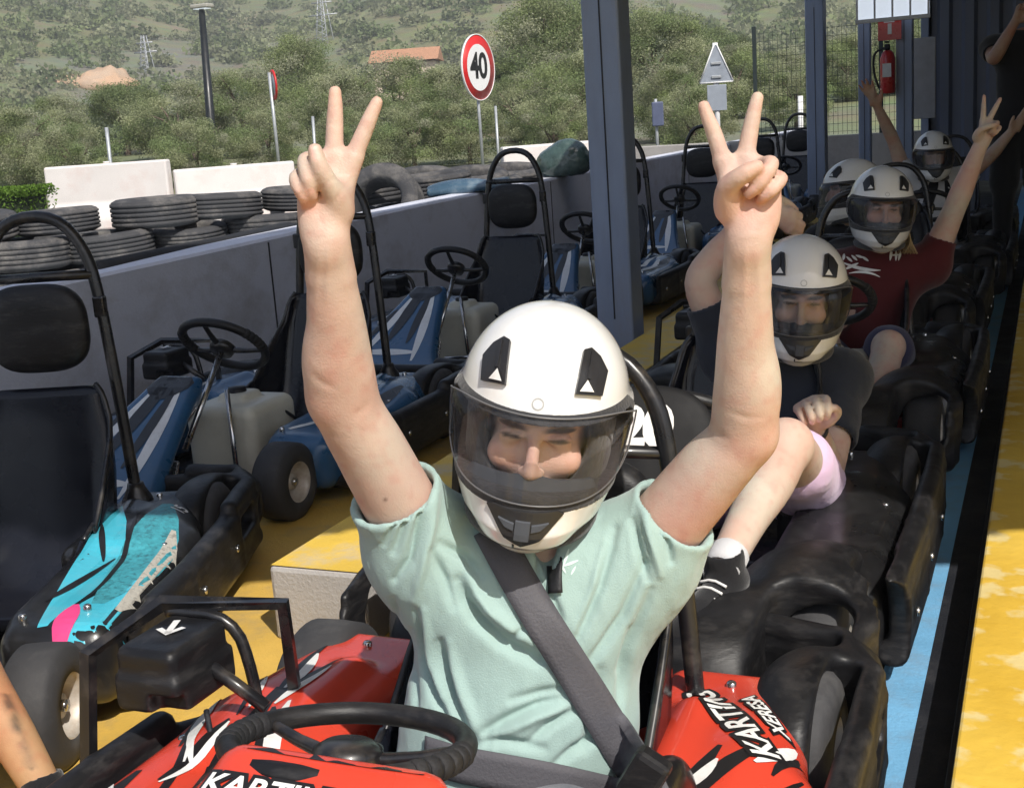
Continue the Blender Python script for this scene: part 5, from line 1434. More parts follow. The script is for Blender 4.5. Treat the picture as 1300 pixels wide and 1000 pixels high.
def person(label, sk, loc, shirt_m, group=None, helm=None, visor=None, hands=(), h=.006, size=1., sleeve=.5, bottoms=None, bottom_t=.75, pose_legs=('L', 'R'), bare=True, name='person', skin=SKIN, extra=None, detail=False, hscale=1., neck=True, wr=(.006, 11)):
    r = empty(name, loc, 0, label, 'person', group)
    pts = np.array([v for k_, v in sk.items() if hasattr(v, '__len__') and len(v) == 3 and k_ != 'fwd'])
    lo_, hi_ = pts.min(0)-.26, pts.max(0)+.26
    V = Vol(lo_, hi_, h); reg = Reg()
    torso(V, sk, 0., size=size); legs(V, sk, 0, pose_legs)
    for s in 'LR': arm(V, sk, s, size)
    for hd in hands: hand(V, reg=reg, **hd)
    Mh = None
    if helm is not None:
        Mh = helm; head(V, Mh, detail); V.cap(np.array(sk['neck'])-np.array([0, 0, .02]), np.array(Mh)[:3, 3]-np.array(Mh)[:3, 2]*.05, .056, .054, k=.03)
    elif 'head' in sk:
        Mh = sk['head']; head(V, Mh, True); V.cap(np.array(sk['neck'])-np.array([0, 0, .02]), np.array(Mh)[:3, 3], .054, .052, k=.03)
    me = V.mesh('body', 1); body_colour(me, Mh, reg, skin, extra); put(me, 'body', m_skin, r, loc)
    # shirt
    V = Vol(lo_, hi_, h); torso(V, sk, .012, size=size)
    for s in 'LR':
        S, E = np.array(sk['sh'+s]), np.array(sk['el'+s])
        V.cap(S, S+(E-S)*sleeve, .066*size, .064*size, k=.04)
    for s in 'LR': sleeve_cut(V, sk['sh'+s], sk['el'+s], sleeve+.06, .0545*size)
    V.cap(np.array(sk['neck'])+frame_of(sk)[2]*.03, np.array(sk['neck'])+frame_of(sk)[2]*.16, .062, .075, k=.01, op='s')
    me = V.mesh('shirt', 2); cloth_wrinkle(me, *wr, 3.); put(me, 'shirt', shirt_m, r, loc)
    if bottoms is not None:
        V = Vol(lo_, hi_, h)
        for s in pose_legs:
            if 'kn'+s not in sk: continue
            Hp, K = np.array(sk['hip'+s]), np.array(sk['kn'+s]); V.chain([Hp, Hp+(K-Hp)*bottom_t], [.104, .088], k=.05)
            if bottom_t >= 1: V.chain([K, np.array(sk['an'+s])], [.072, .055], k=.04)
        V.ell(np.array(sk['pelvis']), (.172, .14, .13), k=.06)
        me = V.mesh('trousers' if bottom_t >= 1 else 'shorts', 1); cloth_wrinkle(me, .007, 10, 8.); put(me, me.name.split('.')[0], bottoms, r, loc)
    if helm is not None: helmet(r, Matrix.Translation(-Vector(loc)) @ helm, visor, hscale)
    return r
# ================================================================== driver of the red kart
def fabric(name, col, var=.06, rough=.85, bump=.25, bscale=420): return mat(name, col, rough, var=var, scale=5, bump=bump, bscale=bscale, spec=.2, sheen=.25)
m_mint = fabric('mint_jersey', (.335, .465, .435), .04)
m_navy = fabric('dark_navy_cotton', (.022, .027, .040), .15)
m_wine = fabric('dark_red_cotton', (.085, .012, .014), .15)
m_wht = fabric('white_cotton', (.6, .6, .62), .1)
m_pinkf = fabric('lilac_shorts', (.70, .50, .70), .05)
m_navys = fabric('navy_shorts', (.035, .035, .085), .1)
m_blk = fabric('black_cotton', (.012, .012, .014), .15)
m_denim = fabric('grey_shorts', (.10, .11, .14), .1)
m_hair = mat('blond_hair', (.42, .30, .15), .5, var=.3, scale=40, bump=.4, bscale=90, stretch=(6, 6, 1))
m_strap = mat('black_strap', (.014, .014, .016), .6, bump=.2, bscale=200)
cam_r, cam_u, cam_b = cr, cu, -cf
def J(px, py, d): return at(px, py, d)
hc = at(689, 516, 1.82)
MH = headM(hc, (.27, -.96, -.13), R(10.5))
sk = dict(shR=J(542, 702, 1.89), shL=J(808, 710, 1.89), elR=J(438, 511, 1.72), elL=J(944, 549, 1.76), wrR=J(415, 305, 1.585), wrL=J(949, 305, 1.62),
          neck=J(690, 684, 1.90), pelvis=np.array([-.77, 1.64, .17]), hipR=np.array([-.87, 1.58, .18]), hipL=np.array([-.66, 1.58, .18]),
          knR=np.array([-.93, 1.17, .36]), knL=np.array([-.52, 1.17, .36]), anR=np.array([-.90, .78, .16]), anL=np.array([-.58, .78, .16]))
HERO = (-.70, 1.66, .1)
hr = empty('person', HERO, 0, 'driver in mint green t-shirt and white helmet raising two V signs', 'person')
reg = Reg()
allp = np.array([v for v in sk.values()])
V = Vol((allp[:, 0].min()-.17, allp[:, 1].min()-.2, .05), (allp[:, 0].max()+.2, allp[:, 1].max()+.2, 1.47), .0036)
torso(V, sk, -.026); legs(V, sk)
def frame_cols(d):
    z = nrm(d); x = nrm(np.cross(z, cf)); return np.stack([x, np.cross(z, x), z], 1)
def hero_arm(s, rads):
    S, E, W = sk['sh'+s], sk['el'+s], sk['wr'+s]; d = W-E
    V.chain([S, S+(E-S)*.35, S+(E-S)*.7, E-(E-S)*.05, E+d*.22, E+d*.5, E+d*.8, W], rads, k=.03, sub=14)
    side = nrm(np.cross(d, cf))
    V.cap(W-d*.10, W+d*.02, .0235, k=.010)
    V.cap(W+side*.0065, W-d*.2+side*.006, .0215, .026, k=.006).cap(W-side*.0065, W-d*.2-side*.006, .0215, .026, k=.006)
    V.ell(E+d*.22+side*(.016 if s == 'R' else -.014), (.029, .030, .058), frame_cols(d), k=.03)
    # elbow point
    V.ell(E-nrm((S+W)/2-E)*.016, (.030, .030, .030), k=.025)
hero_arm('R', [.058, .054, .0505, .0465, .0440, .0385, .0305, .0240])
hero_arm('L', [.058, .055, .0510, .0445, .0425, .0375, .0300, .0240])
def pj(d0, pts): return [at(x, y, d0-n) for x, y, n in pts]
dR, dL = 1.585, 1.62
JR = dict(middle=pj(dR, [(424, 199, 0), (425, 158, .002), (425.5, 135, .004), (425.5, 117, .004)]), index=pj(dR, [(449, 200, 0), (463, 166, .002), (471.5, 146, .004), (478.5, 130, .004)]),
          ring=pj(dR, [(404, 207, 0), (388, 204, .036), (391, 228, .047), (396, 249, .034)]), pinky=pj(dR, [(390, 220, 0), (376, 226, .030), (381, 243, .040), (388, 256, .028)]),
          thumb=pj(dR, [(432, 268, .006), (424, 246, .028), (407, 215, .050), (400, 191, .056)]))
JL = dict(middle=pj(dL, [(946, 201, 0), (953, 163, .002), (957.5, 141, .004), (961.5, 124, .004)]), index=pj(dL, [(918, 206, 0), (907, 171, .002), (899.5, 152, .004), (893.5, 135, .004)]),
          ring=pj(dL, [(965, 212, 0), (979, 208, .036), (966, 230, .047), (951, 246, .036)]), pinky=pj(dL, [(978, 226, 0), (991, 227, .030), (979, 243, .041), (966, 252, .030)]),
          thumb=pj(dL, [(926, 266, .006), (923, 240, .030), (943, 222, .052), (961, 212, .056)]))
hand(V, sk['wrR'], cam_r, nrm(J(424, 199, dR)-sk['wrR']), cam_b, None, reg, 1., 1, JR)
hand(V, sk['wrL'], -cam_r, nrm(J(946, 201, dL)-sk['wrL']), cam_b, None, reg, 1., 1, JL)
V.ell(at(393, 266, dR-.004), (.011, .028, .014), np.stack([cam_r, cam_u, cam_b], 1), k=.02)
V.ell(at(978, 262, dL-.004), (.012, .028, .014), np.stack([cam_r, cam_u, cam_b], 1), k=.02)
# creases of palm, fingers and wrist: (picture polyline, width px, depth mm, distance of the hand)
CREASES = [([(409, 240), (418, 229), (434, 223), (452, 216)], 1.5, 1.3, dR), ([(420, 262), (428, 252), (437, 238), (447, 226)], 1.6, 1.1, dR), ([(402, 262), (406, 275), (410, 288)], 1.6, 1.0, dR), ([(390, 300), (404, 303), (420, 304), (442, 302)], 1.5, 1.0, dR), ([(392, 308), (418, 311), (442, 309)], 1.5, .6, dR),
 ([(413, 191), (424, 188.5), (434, 190)], 1.3, 1.1, dR), ([(440, 187), (448, 192), (457, 197)], 1.3, 1.1, dR), ([(416, 158), (434, 158)], 1.2, .8, dR), ([(455, 163), (471, 170)], 1.2, .8, dR), ([(417, 135), (434, 135)], 1.1, .7, dR), ([(465, 143), (479, 150)], 1.1, .7, dR), ([(396, 213), (414, 210)], 1.2, .8, dR), ([(404, 240), (410, 226), (418, 214)], 1.5, .9, dR),
 ([(912, 232), (926, 219), (944, 209)], 1.5, 1.3, dL), ([(936, 244), (944, 256), (950, 276)], 1.6, 1.1, dL), ([(924, 303), (940, 306), (958, 306), (976, 302)], 1.5, 1.0, dL), ([(926, 311), (950, 313), (975, 310)], 1.5, .6, dL), ([(940, 262), (956, 264), (972, 258)], 1.6, .9, dL),
 ([(908, 199), (917, 196), (928, 194)], 1.3, 1.1, dL), ([(937, 193), (946, 192), (956, 195)], 1.3, 1.1, dL), ([(897, 174), (914, 168)], 1.2, .8, dL), ([(944, 163), (962, 165)], 1.2, .8, dL), ([(892, 154), (906, 149)], 1.1, .7, dL), ([(950, 141), (966, 143)], 1.1, .7, dL), ([(936, 216), (948, 230)], 1.2, .8, dL)]
def poly_dist(px, py, pts):
    pts = np.array(pts, float); best = np.full(len(px), 1e9); tt = np.zeros(len(px)); m_ = len(pts)-1
    for i in range(m_):
        a, b = pts[i], pts[i+1]; ab = b-a; t = np.clip(((px-a[0])*ab[0]+(py-a[1])*ab[1])/(ab @ ab), 0, 1)
        d_ = np.hypot(px-a[0]-t*ab[0], py-a[1]-t*ab[1]); u_ = d_ < best; best[u_] = d_[u_]; tt[u_] = (i+t[u_])/m_
    return best, tt
def crease(me):
    P = get_co(me).astype(float); n = get_no(me); rel = P-CC; d = rel @ cf; px = 650+F*(rel @ cr)/d; py = 500-F*(rel @ cu)/d
    D = np.zeros(len(P)); fc = np.clip(-(n @ cf)*2, 0, 1)
    for pts, w_, dp, dd_ in CREASES:
        b, t = poly_dist(px, py, pts); D -= dp*.001*np.exp(-(b/w_)**2)*np.sin(np.pi*np.clip(t, .08, .92))**.5*(np.abs(d-dd_) < .09)
    # tendons and veins of the forearms, collar of muscle at the elbow
    for pts, w_, am in (([(418, 306), (416, 350), (414, 395)], 3.2, .0012), ([(406, 308), (402, 355), (400, 410)], 3.5, .0010), ([(432, 312), (440, 370), (446, 430)], 3.0, .0009), ([(946, 308), (946, 350), (944, 400)], 3.2, .0012), ([(960, 310), (964, 360), (966, 420)], 3.4, .0010), ([(392, 470), (408, 486), (430, 496)], 4, -.0012), ([(920, 520), (945, 530), (975, 530)], 4, -.0012), ([(905, 536), (912, 552), (928, 560)], 5, -.0016), ([(470, 505), (462, 520), (446, 530)], 5, -.0012)):
        b, t = poly_dist(px, py, pts); D += am*np.exp(-(b/w_)**2)*np.sin(np.pi*np.clip(t, .02, .98))
    D += (fbm(P*55, 3, 4.)*.00045)
    set_co(me, P+n*(D*fc)[:, None])
tR = JR['thumb']; reg.nails.append((tR[3]*.75+tR[2]*.25+cam_b*.009, nrm(tR[3]-tR[2]), cam_b, .0095))
for jj in (JR, JL):
    for f in ('ring', 'pinky'): reg.nails.append((jj[f][3]*.7+jj[f][2]*.3+cam_b*.007, nrm(jj[f][3]-jj[f][2]), cam_b, .007))
head(V, MH, True); V.cap(sk['neck']-np.array([0, 0, .03]), hc-np.array(MH)[:3, 2]*.05, .058, .055, k=.03)
bm1 = V.mesh('body', 2); crease(bm1)
mole = at(489, 634, 1.80)
def hero_extra(P, C):
    rel = P-CC; d = rel @ cf; px = 650+F*(rel @ cr)/d; py = 500-F*(rel @ cu)/d
    f = np.exp(-(((px-489)/2.4)**2+((py-634)/2.4)**2))[:, None]; C = C*(1-f*.85)+np.array([.10, .05, .04])*f*.85
    g_ = np.exp(-(((px-500)/45)**2+((py-620)/40)**2))[:, None]+np.exp(-(((px-860)/45)**2+((py-640)/45)**2))[:, None]
    return C*(1-np.array([.01, .07, .06])*np.clip(g_, 0, 1))
body_colour(bm1, MH, reg, SKIN, hero_extra); put(bm1, 'body', m_skin, hr, HERO)
# ---- shirt
V = Vol((allp[:, 0].min()-.05, 1.25, .05), (allp[:, 0].max()+.1, 2.2, 1.0), .0036)
torso(V, sk, .014)
SLV = dict(R=.42, L=.38)
for s in 'LR':
    S, E = sk['sh'+s], sk['el'+s]; d = nrm(E-S)
    V.cap(S-d*.02, S+(E-S)*SLV[s], .070, .068, k=.045)
    ch = sk['pelvis']+(sk['neck']-sk['pelvis'])*.62
    V.cap(S+(E-S)*.12-np.array([0, 0, .02]), ch+(S-ch)*.75-np.array([0, 0, .05]), .050, .06, k=.05)      # loose cloth under the arm
    end = S+(E-S)*(SLV[s]+.0)
    V.plane_cut(end, d, .10, .006); V.cap(end-d*.035, end+d*.14, .0585, .065, k=.006, op='s')
# loose front and hem hanging over the belt
lt, fr_, up_ = frame_of(sk); fwd = -fr_ if (fr_ @ np.array([0, 1, 0])) > 0 else fr_
pe, ne = sk['pelvis'], sk['neck']; ax = ne-pe
V.ell(pe+ax*.30+fwd*.02, (.175, .125, .19), np.stack([lt, fr_, up_], 1), k=.06)
V.ell(pe+ax*.02+fwd*.03, (.185, .14, .13), np.stack([lt, fr_, up_], 1), k=.06)
V.cap(ne+up_*.035-fwd*.0, ne+up_*.2, .066, .085, k=.012, op='s')
V.cap(ne+up_*.02+fwd*.055, ne-up_*.055+fwd*.125, .020, .004, k=.02, op='s')
sm_ = V.mesh('shirt', 3)
P = get_co(sm_).astype(float); nn_ = get_no(sm_)
rel = P-CC; dd = rel @ cf; px = 650+F*(rel @ cr)/dd; py = 500-F*(rel @ cu)/dd
facing = np.clip(-(nn_ @ cf)*1.6+.2, 0, 1)
FOLDS = [ # picture polyline, width px, depth m
 ([(584, 738), (592, 762), (606, 784), (636, 812), (684, 838)], 9, -.011), ([(596, 736), (606, 756), (622, 776), (652, 800), (690, 820)], 9, .007),
 ([(560, 815), (566, 850), (574, 885), (596, 945)], 6, -.008), ([(571, 815), (578, 850), (588, 885), (610, 940)], 7, .005),
 ([(530, 775), (538, 830), (552, 885), (574, 935)], 5, -.007), ([(538, 775), (547, 830), (561, 885)], 6, .005),
 ([(508, 820), (512, 860), (511, 905)], 4, -.006), ([(520, 800), (526, 850), (530, 905)], 4, -.005),
 ([(712, 886), (680, 896), (645, 912), (604, 935)], 7, -.008), ([(716, 898), (680, 910), (640, 930)], 7, .005), ([(722, 872), (690, 878), (650, 888)], 6, -.005), ([(730, 900), (700, 918), (668, 944)], 6, -.006),
 ([(540, 610), (534, 660), (520, 710), (502, 735)], 5, -.007), ([(527, 615), (516, 660), (500, 700)], 5, -.006), ([(516, 628), (504, 660), (488, 690)], 4, -.005), ([(552, 625), (546, 670), (536, 720), (526, 760)], 6, .005),
 ([(802, 660), (812, 700), (822, 735)], 5, -.006), ([(832, 632), (842, 668), (852, 712)], 5, -.007), ([(816, 640), (828, 690), (838, 730)], 5, .005), ([(780, 672), (762, 740), (742, 790), (728, 822)], 6, -.006), ([(818, 715), (790, 780), (762, 822), (742, 850)], 6, -.006), ([(826, 750), (806, 800), (786, 850)], 6, -.005),
 ([(770, 690), (752, 752), (734, 800)], 6, .004), ([(690, 740), (702, 762), (712, 785)], 5, -.006), ([(672, 700), (690, 735), (703, 770)], 4, .003), ([(560, 690), (590, 705), (610, 730)], 6, -.006), ([(548, 700), (565, 735), (575, 770)], 6, -.005),
 ([(636, 800), (650, 806), (666, 796)], 4, -.005), ([(760, 850), (752, 900), (742, 950)], 7, -.005), ([(800, 800), (790, 850), (784, 900)], 6, -.006), ([(500, 760), (505, 800), (503, 840)], 4, -.005), ([(770, 930), (730, 950), (700, 975)], 6, -.006), ([(590, 945), (640, 940), (690, 950)], 6, -.005)]
disp = np.zeros(len(P))
for pts, wd_, am in FOLDS:
    pts = np.array(pts, float); best = np.full(len(P), 1e9); tt = np.zeros(len(P)); m_ = len(pts)-1
    for i in range(m_):
        a, b = pts[i], pts[i+1]; ab = b-a; t = np.clip(((px-a[0])*ab[0]+(py-a[1])*ab[1])/(ab @ ab), 0, 1)
        d_ = np.hypot(px-a[0]-t*ab[0], py-a[1]-t*ab[1]); u_ = d_ < best; best[u_] = d_[u_]; tt[u_] = (i+t[u_])/m_
    disp += am*np.exp(-(best/wd_)**2)*(.35+.65*np.sin(np.pi*np.clip(tt, .02, .98)))
amp = .0030
soft = fbm(P*np.array([16, 16, 7]), 4, 2.)*.004+(1-2*np.abs(fbm(P*np.array([26, 26, 8])+3, 3, 5.)))*.0016
set_co(sm_, P+nn_*((disp*2.0*facing)+soft*1.2)[:, None])
sm_bvh = BVHTree.FromPolygons([Vector(v) for v in get_co(sm_)], [tuple(p.vertices) for p in sm_.polygons])
shirt = put(sm_, 'shirt', m_mint, hr, HERO)
# small chest print
me = poly_mesh([slash((0, .008), .004, .026, R(70)), slash((.006, 0), .004, .024, R(20)), slash((-.005, -.006), .0035, .018, R(120)), slash((.010, -.010), .003, .014, R(60))])
o_ = at(723, 728, 1.7)
decal('chest_print', me, mat('faded_white_print', (.6, .75, .7), .7), sm_bvh, o_, cam_r, cam_u, None, .0012, .4, .01).parent = hr
bpy.data.objects['chest_print'].matrix_parent_inverse = Matrix.Translation(-Vector(HERO))
V = Vol((-1.1, .95, .03), (-.35, 1.9, .5), .008)
for s in 'LR': V.chain([sk['hip'+s], sk['hip'+s]+(sk['kn'+s]-sk['hip'+s])*.8], [.104, .084], k=.05)
V.ell(sk['pelvis'], (.17, .13, .11), k=.06); me = V.mesh('shorts', 1); cloth_wrinkle(me, .006, 10, 4.); put(me, 'shorts', m_denim, hr, HERO)
for s in 'LR': sneaker('shoe', sk['an'+s], sk['an'+s]+np.array([0, -.13, .02]), m_blk, m_dec_w, hr, HERO)
HS = 1.0
helmet(hr, Matrix.Translation(-Vector(HERO)) @ MH, None, HS)
# chin strap hanging below the helmet
def ribbon(pts, wd_, th, bvh, name, m, parent, off=.004, n=40, side=None):
    """flat strap through the points, laid on a surface seen from the front"""
    Pn = [np.array(p) for p in pts]; seg = [np.linalg.norm(Pn[i+1]-Pn[i]) for i in range(len(Pn)-1)]; cum = np.concatenate([[0], np.cumsum(seg)])
    G1, G2 = [], []
    for i in range(n):
        s_ = cum[-1]*i/(n-1); c = np.array([np.interp(s_, cum, [p[j] for p in Pn]) for j in range(3)])
        s2 = min(cum[-1], s_+.01); s1 = max(0, s_-.01)
        t = nrm(np.array([np.interp(s2, cum, [p[j] for p in Pn]) for j in range(3)])-np.array([np.interp(s1, cum, [p[j] for p in Pn]) for j in range(3)]))
        w = nrm(np.cross(t, cf)) if side is None else side
        row = []
        for k in range(5):
            q = c+w*wd_*(k/4-.5); vd = nrm(q-CC)
            if bvh is not None:
                h = bvh.ray_cast(Vector(q-vd*.35), Vector(vd), .8)
                if h[0] is not None: q = np.array(h[0])-vd*off
            row.append(q)
        G1.append(row)
    G1 = np.array(G1)
    for _ in range(6):
        G1[1:-1] = G1[1:-1]*.4+(G1[:-2]+G1[2:])*.3
    G1 = G1-cf*.004
    lc = np.array(parent.location) if parent is not None else np.zeros(3)
    mb = MB(); mb.grid([[tuple(q-lc) for q in row] for row in G1]); bmesh.ops.recalc_face_normals(mb.bm, faces=mb.bm.faces[:])
    return mb.build(name, m, parent, solid=th)
ribbon([at(700, 688, 1.72), at(703, 715, 1.72), at(705, 752, 1.72)], .020, .003, sm_bvh, 'chin_strap', m_strap, hr, n=14)
# three-point belt of the red kart
belt = ribbon([at(622, 668, 1.75), at(650, 722, 1.72), at(690, 790, 1.70), at(745, 876, 1.66), at(812, 985, 1.62), at(832, 1020, 1.62)], .050, .003, sm_bvh, 'shoulder_belt', m_belt, K1)
lap = ribbon([at(540, 955, 1.66), at(580, 968, 1.62), at(690, 988, 1.58), at(830, 1020, 1.60)], .047, .003, sm_bvh, 'lap_belt', m_belt, K1)
bq = at(818, 985, 1.60)-np.array(K1.location)
MB().box(tuple(bq), (.05, .03, .07), Euler((0, R(30), 0)), .008).build('belt_buckle', m_pl, K1)
# moulded bolster between seat and pod
V = Vol((.28, -.24, .1), (.50, .30, .46), .008); V.ell((.375, -.01, .25), (.042, .17, .13), p=2.4); V.plane((0, 0, .12), (0, 0, -1)); mesh_obj('seat_bolster', V.mesh('seat_bolster', 1), m_kblack, K1)

# ================================================================== other drivers
def hframe(W, E, n, thumb_left):
    """hand frame: fingers carry on from the forearm, palm faces n; the thumb is on the +/- side"""
    u = nrm(np.array(W)-np.array(E)); n = nrm(np.array(n)-u*(np.array(n) @ u)); s = np.cross(u, n)
    return dict(W=np.array(W)+u*.012, s=s*(1 if thumb_left else -1), u=u, n=n)
tocam = lambda p: nrm(CC-np.array(p))
# ---- driver of kart 20: points at the camera, right arm behind the helmet
c2 = at(1016, 370, 3.36); M2 = headM(c2, (.20, -.95, -.10), R(5))
s2 = dict(shR=J(925, 450, 3.55), shL=J(1068, 482, 3.50), elR=J(886, 352, 3.50), elL=J(1050, 598, 3.26), wrR=J(968, 262, 3.50), wrL=J(1034, 545, 3.07), neck=J(1003, 455, 3.52), pelvis=np.array([-.72, 3.42, .16]),
          hipR=np.array([-.83, 3.36, .18]), hipL=np.array([-.58, 3.32, .20]), knL=J(998, 565, 2.78), anL=J(920, 716, 2.50), knR=np.array([-.98, 2.86, .30]), anR=np.array([-.92, 2.5, .16]))
h2 = [dict(W=s2['wrR'], s=nrm([0, -.3, 1]), u=nrm(J(1020, 288, 3.5)-s2['wrR']), n=-tocam(c2), pose='curl'), dict(hframe(s2['wrL'], s2['elL'], -cam_r*.8+cam_b*.6, False), pose='curl')]
h2[1]['s'] = nrm(cam_r*.9+cam_u*.3); h2[1]['n'] = nrm(cam_b-cam_r*.1); h2[1]['u'] = nrm(J(1030, 500, 2.98)-s2['wrL']); h2[1]['n'] = nrm(h2[1]['n']-h2[1]['u']*(h2[1]['n'] @ h2[1]['u'])); h2[1]['s'] = np.cross(h2[1]['u'], h2[1]['n']); h2[1]['s'] *= 1 if h2[1]['s'] @ cam_r > 0 else -1
p2 = person('driver in dark navy t-shirt and lilac shorts pointing at the camera from kart 20', s2, (-.72, 3.42, .1), m_navy, 'drivers waiting in the queue', M2, m_visor_d, h2, .0055, 1., .62, m_pinkf, .66, detail=True)
sneaker('shoe', s2['anL'], s2['anL']+nrm([-.25, -1., -.12])*.1, m_blk, m_dec_w, p2, (-.72, 3.42, .1))
sk_ = MB().lathe([(.037, -.02), (.040, .0), (.039, .035), (.035, .04)], 20, Matrix.Translation(s2['anL']-np.array((-.72, 3.42, .1))) @ Vector(nrm(s2['knL']-s2['anL'])).to_track_quat('Z', 'Y').to_matrix().to_4x4(), False).build('sock', m_wht, p2, solid=.003)
MB().lathe([(.030, -.008), (.033, -.008), (.033, .008), (.030, .008)], 20, Matrix.Translation(s2['wrL']-np.array((-.72, 3.42, .1))) @ Vector(nrm(s2['wrL']-s2['elL'])).to_track_quat('Z', 'Y').to_matrix().to_4x4()).build('wrist_band', m_strap, p2)
# ---- driver in dark red with raised V sign
c3 = at(1119, 260, 4.95); M3 = headM(c3, (.24, -.95, -.05), R(4))
s3 = dict(shR=J(1062, 345, 5.15), shL=J(1180, 338, 5.10), elR=J(1050, 430, 5.0), elL=J(1213, 262, 5.02), wrR=J(1072, 490, 4.75), wrL=J(1243, 188, 4.95), neck=J(1118, 318, 5.14), pelvis=np.array([-.70, 5.22, .16]),
          hipR=np.array([-.82, 5.16, .18]), hipL=np.array([-.58, 5.14, .2]), knL=J(1128, 440, 4.55), anL=J(1108, 520, 4.25), knR=np.array([-.93, 4.72, .40]), anR=np.array([-.92, 4.3, .16]))
h3 = [dict(hframe(s3['wrL'], s3['elL'], cam_b, False), pose='V'), dict(hframe(s3['wrR'], s3['elR'], (0, -.2, -1), True), pose='curl')]
h3[0]['s'] = -nrm(cam_r-h3[0]['u']*(cam_r @ h3[0]['u'])); 
p3 = person('driver in dark red printed t-shirt with one bare arm raised in a V sign', s3, (-.70, 5.22, .1), m_wine, 'drivers waiting in the queue', M3, m_visor_d, h3, .007, 1., .42, m_navys, .82, detail=True)
sh3 = [c for c in p3.children if c.name.startswith('shirt')][0]
g = np.random.default_rng(12)
polys = [slash((x, .035+.006*math.sin(i*2.1)), .011, .030, R(g.uniform(-80, 80))) for i, x in enumerate(np.linspace(-.13, -.03, 6))]+[slash((.07, .045), .011, .05, R(75)), slash((.09, .042), .010, .045, R(80)), slash((.105, .044), .010, .05, R(70)), slash((.088, .044), .008, .04, R(5))]+[slash((-.05, -.01), .014, .15, R(-14), .01), slash((-.035, -.025), .010, .12, R(-8), -.012), slash((-.085, 0), .012, .06, R(25))]
decal('chest_print', poly_mesh(polys), m_dec_w, bvh_of(sh3, False), at(1122, 333, 4.9)-np.array((-.70, 5.22, .1)), cam_r, cam_u, p3, .002, .4, .03)
mb = MB()
for i in range(44):
    a = g.uniform(-.5, 1.3); q = np.array(c3)-np.array((-.70, 5.22, .1))+np.array([.07+.03*math.sin(a), .06*math.cos(a), -.10]); mb.tube([tuple(q), tuple(q+np.array([.012, .0, -.05])), tuple(q+np.array([g.uniform(-.02, .04), .0, -.10]))], [.0035, .003, .001], 5, 1)
mb.build('hair', m_hair, p3)
# ---- driver looking aside
c4 = at(1082, 240, 6.35); M4 = headM(c4, (-.95, -.45, -.05), R(-4))
s4 = dict(shR=c4+np.array([-.17, .03, -.26]), shL=c4+np.array([.17, .03, -.26]), elR=c4+np.array([-.25, -.08, -.50]), elL=c4+np.array([.25, -.08, -.5]), wrR=c4+np.array([-.15, -.32, -.42]), wrL=c4+np.array([.15, -.32, -.42]), neck=c4+np.array([0, .04, -.20]), pelvis=c4+np.array([.0, .06, -.70]))
p4 = person('driver in dark clothes whose white helmet is turned sideways', s4, tuple(s4['pelvis']), m_blk, 'drivers waiting in the queue', M4, m_visor_d, [dict(hframe(s4['wrL'], s4['elL'], (0, 0, -1), False), pose='curl'), dict(hframe(s4['wrR'], s4['elR'], (0, 0, -1), True), pose='curl')], .009, pose_legs=())
# ---- driver with both arms raised at the back
c5 = at(1185, 196, 8.2); M5 = headM(c5, (.18, -.97, -.05), R(0))
s5 = dict(shR=J(1150, 226, 8.35), shL=J(1222, 228, 8.35), elR=J(1134, 178, 8.3), elL=J(1256, 200, 8.3), wrR=J(1113, 134, 8.2), wrL=J(1285, 166, 8.2), neck=J(1187, 216, 8.38), pelvis=np.array([-.70, 8.78, .17]))
h5 = [dict(hframe(s5['wrR'], s5['elR'], cam_b, True), pose='open'), dict(hframe(s5['wrL'], s5['elL'], cam_b, False), pose='open')]
h5[0]['s'] = nrm(cam_r); h5[1]['s'] = -nrm(cam_r)
p5 = person('farthest seated driver in a white and black shirt raising both arms', s5, tuple(s5['pelvis']), m_wht, 'drivers waiting in the queue', M5, m_visor_d, h5, .009, .95, .4, pose_legs=(), skin=SKIN*np.array([.8, .75, .7]))
sh5 = [c for c in p5.children if c.name.startswith('shirt')][0]
decal('shirt_panel', poly_mesh([slash((-.02, -.06), .07, .34, R(75)), slash((.10, -.10), .05, .3, R(100)), slash((-.11, -.1), .05, .25, R(60))]), m_blk, bvh_of(sh5, False), at(1190, 232, 8.2)-np.array(s5['pelvis']), cam_r, cam_u, p5, .003, .5, .05)
# ---- bystander on the platform at the right edge
b0 = at(1288, 160, 8.3); b0[2] = .12
H0 = b0+np.array([.02, 0, 1.58])
sb = dict(shR=b0+np.array([-.14, .0, 1.36]), shL=b0+np.array([.22, .10, 1.36]), elR=J(1262, 75, 8.1), elL=b0+np.array([.30, .05, 1.08]), wrR=J(1288, 30, 8.0), wrL=b0+np.array([.30, -.1, .84]), neck=b0+np.array([.04, .05, 1.44]), pelvis=b0+np.array([.04, .05, .92]),
          hipR=b0+np.array([-.05, .05, .90]), hipL=b0+np.array([.14, .07, .9]), knR=b0+np.array([-.06, .02, .50]), knL=b0+np.array([.15, .05, .5]), anR=b0+np.array([-.07, .05, .09]), anL=b0+np.array([.16, .08, .09]))
sb['head'] = headM(H0+np.array([.03, .02, .02]), (-.5, -.85, 0), 0)
hb = [dict(hframe(sb['wrR'], sb['elR'], cam_b, True), pose='curl'), dict(hframe(sb['wrL'], sb['elL'], (-1, 0, 0), False), pose='curl')]
hsk = dict(sb)
del hsk['head']
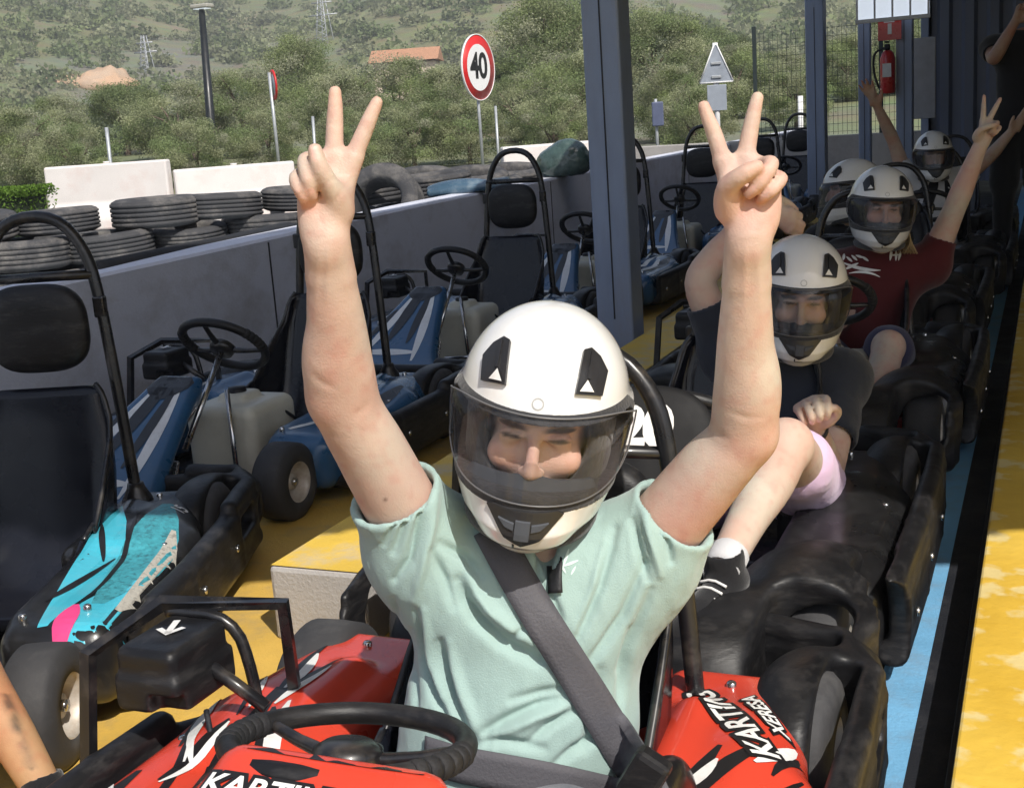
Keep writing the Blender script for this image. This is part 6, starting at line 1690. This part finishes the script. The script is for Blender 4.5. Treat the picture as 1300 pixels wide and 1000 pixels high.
def bystander():
    r = person('bystander in black clothes standing at the right edge with one arm bent up', {**hsk, 'head': sb['head']} if False else hsk, tuple(b0), m_blk, None, None, None, hb, .009, 1., .5, m_blk, 1.02, skin=SKIN*np.array([.62, .5, .45]))
    return r
_old = person
pb = None
V_head = sb['head']
pb = bystander()
# ---- person at the left edge: only the lower leg and shoe are in view
q0 = gnd(56, 1004, .10); an = q0
sl_ = dict(anL=an, knL=at(-62, 800, float((an-CC) @ cf)+.02), hipL=at(-330, 770, float((an-CC) @ cf)+.10), pelvis=at(-420, 760, float((an-CC) @ cf)+.1), hipR=at(-430, 800, float((an-CC) @ cf)+.0), knR=at(-300, 900, float((an-CC) @ cf)-.25), anR=at(-240, 1150, float((an-CC) @ cf)-.25),
           neck=at(-440, 360, float((an-CC) @ cf)+.15), shR=at(-570, 410, float((an-CC) @ cf)+.05), shL=at(-320, 400, float((an-CC) @ cf)+.25), elR=at(-600, 600, float((an-CC) @ cf)-.05), elL=at(-300, 600, float((an-CC) @ cf)+.2), wrR=at(-480, 700, float((an-CC) @ cf)-.2), wrL=at(-320, 720, float((an-CC) @ cf)-.0))
def tattoo(P, C):
    rel = P-CC; d = rel @ cf; px = 650+F*(rel @ cr)/d; py = 500-F*(rel @ cu)/d
    t = np.exp(-(((px-24-(py-930)*.33)/7)**2))*(py > 880)*(py < 975)*np.clip(.65+1.2*fbm(P*60, 3), 0, 1)
    return C*(1-.78*t[:, None])+np.array([.04, .05, .05])*t[:, None]*.5
pl_ = person('person at the left edge of whom only a tanned tattooed shin and shoe show', sl_, tuple(sl_['pelvis']), m_blk, None, None, None, [dict(hframe(sl_['wrL'], sl_['elL'], (0, 0, -1), False), pose='curl'), dict(hframe(sl_['wrR'], sl_['elR'], (0, 0, -1), True), pose='curl')], .007, bottoms=m_blk, bottom_t=.7, skin=np.array([.50, .25, .13]), extra=tattoo)
sneaker('shoe', an, an+nrm(at(115, 1010, 2.1)-an)*.1, m_blk, m_dec_w, pl_, tuple(sl_['pelvis']))
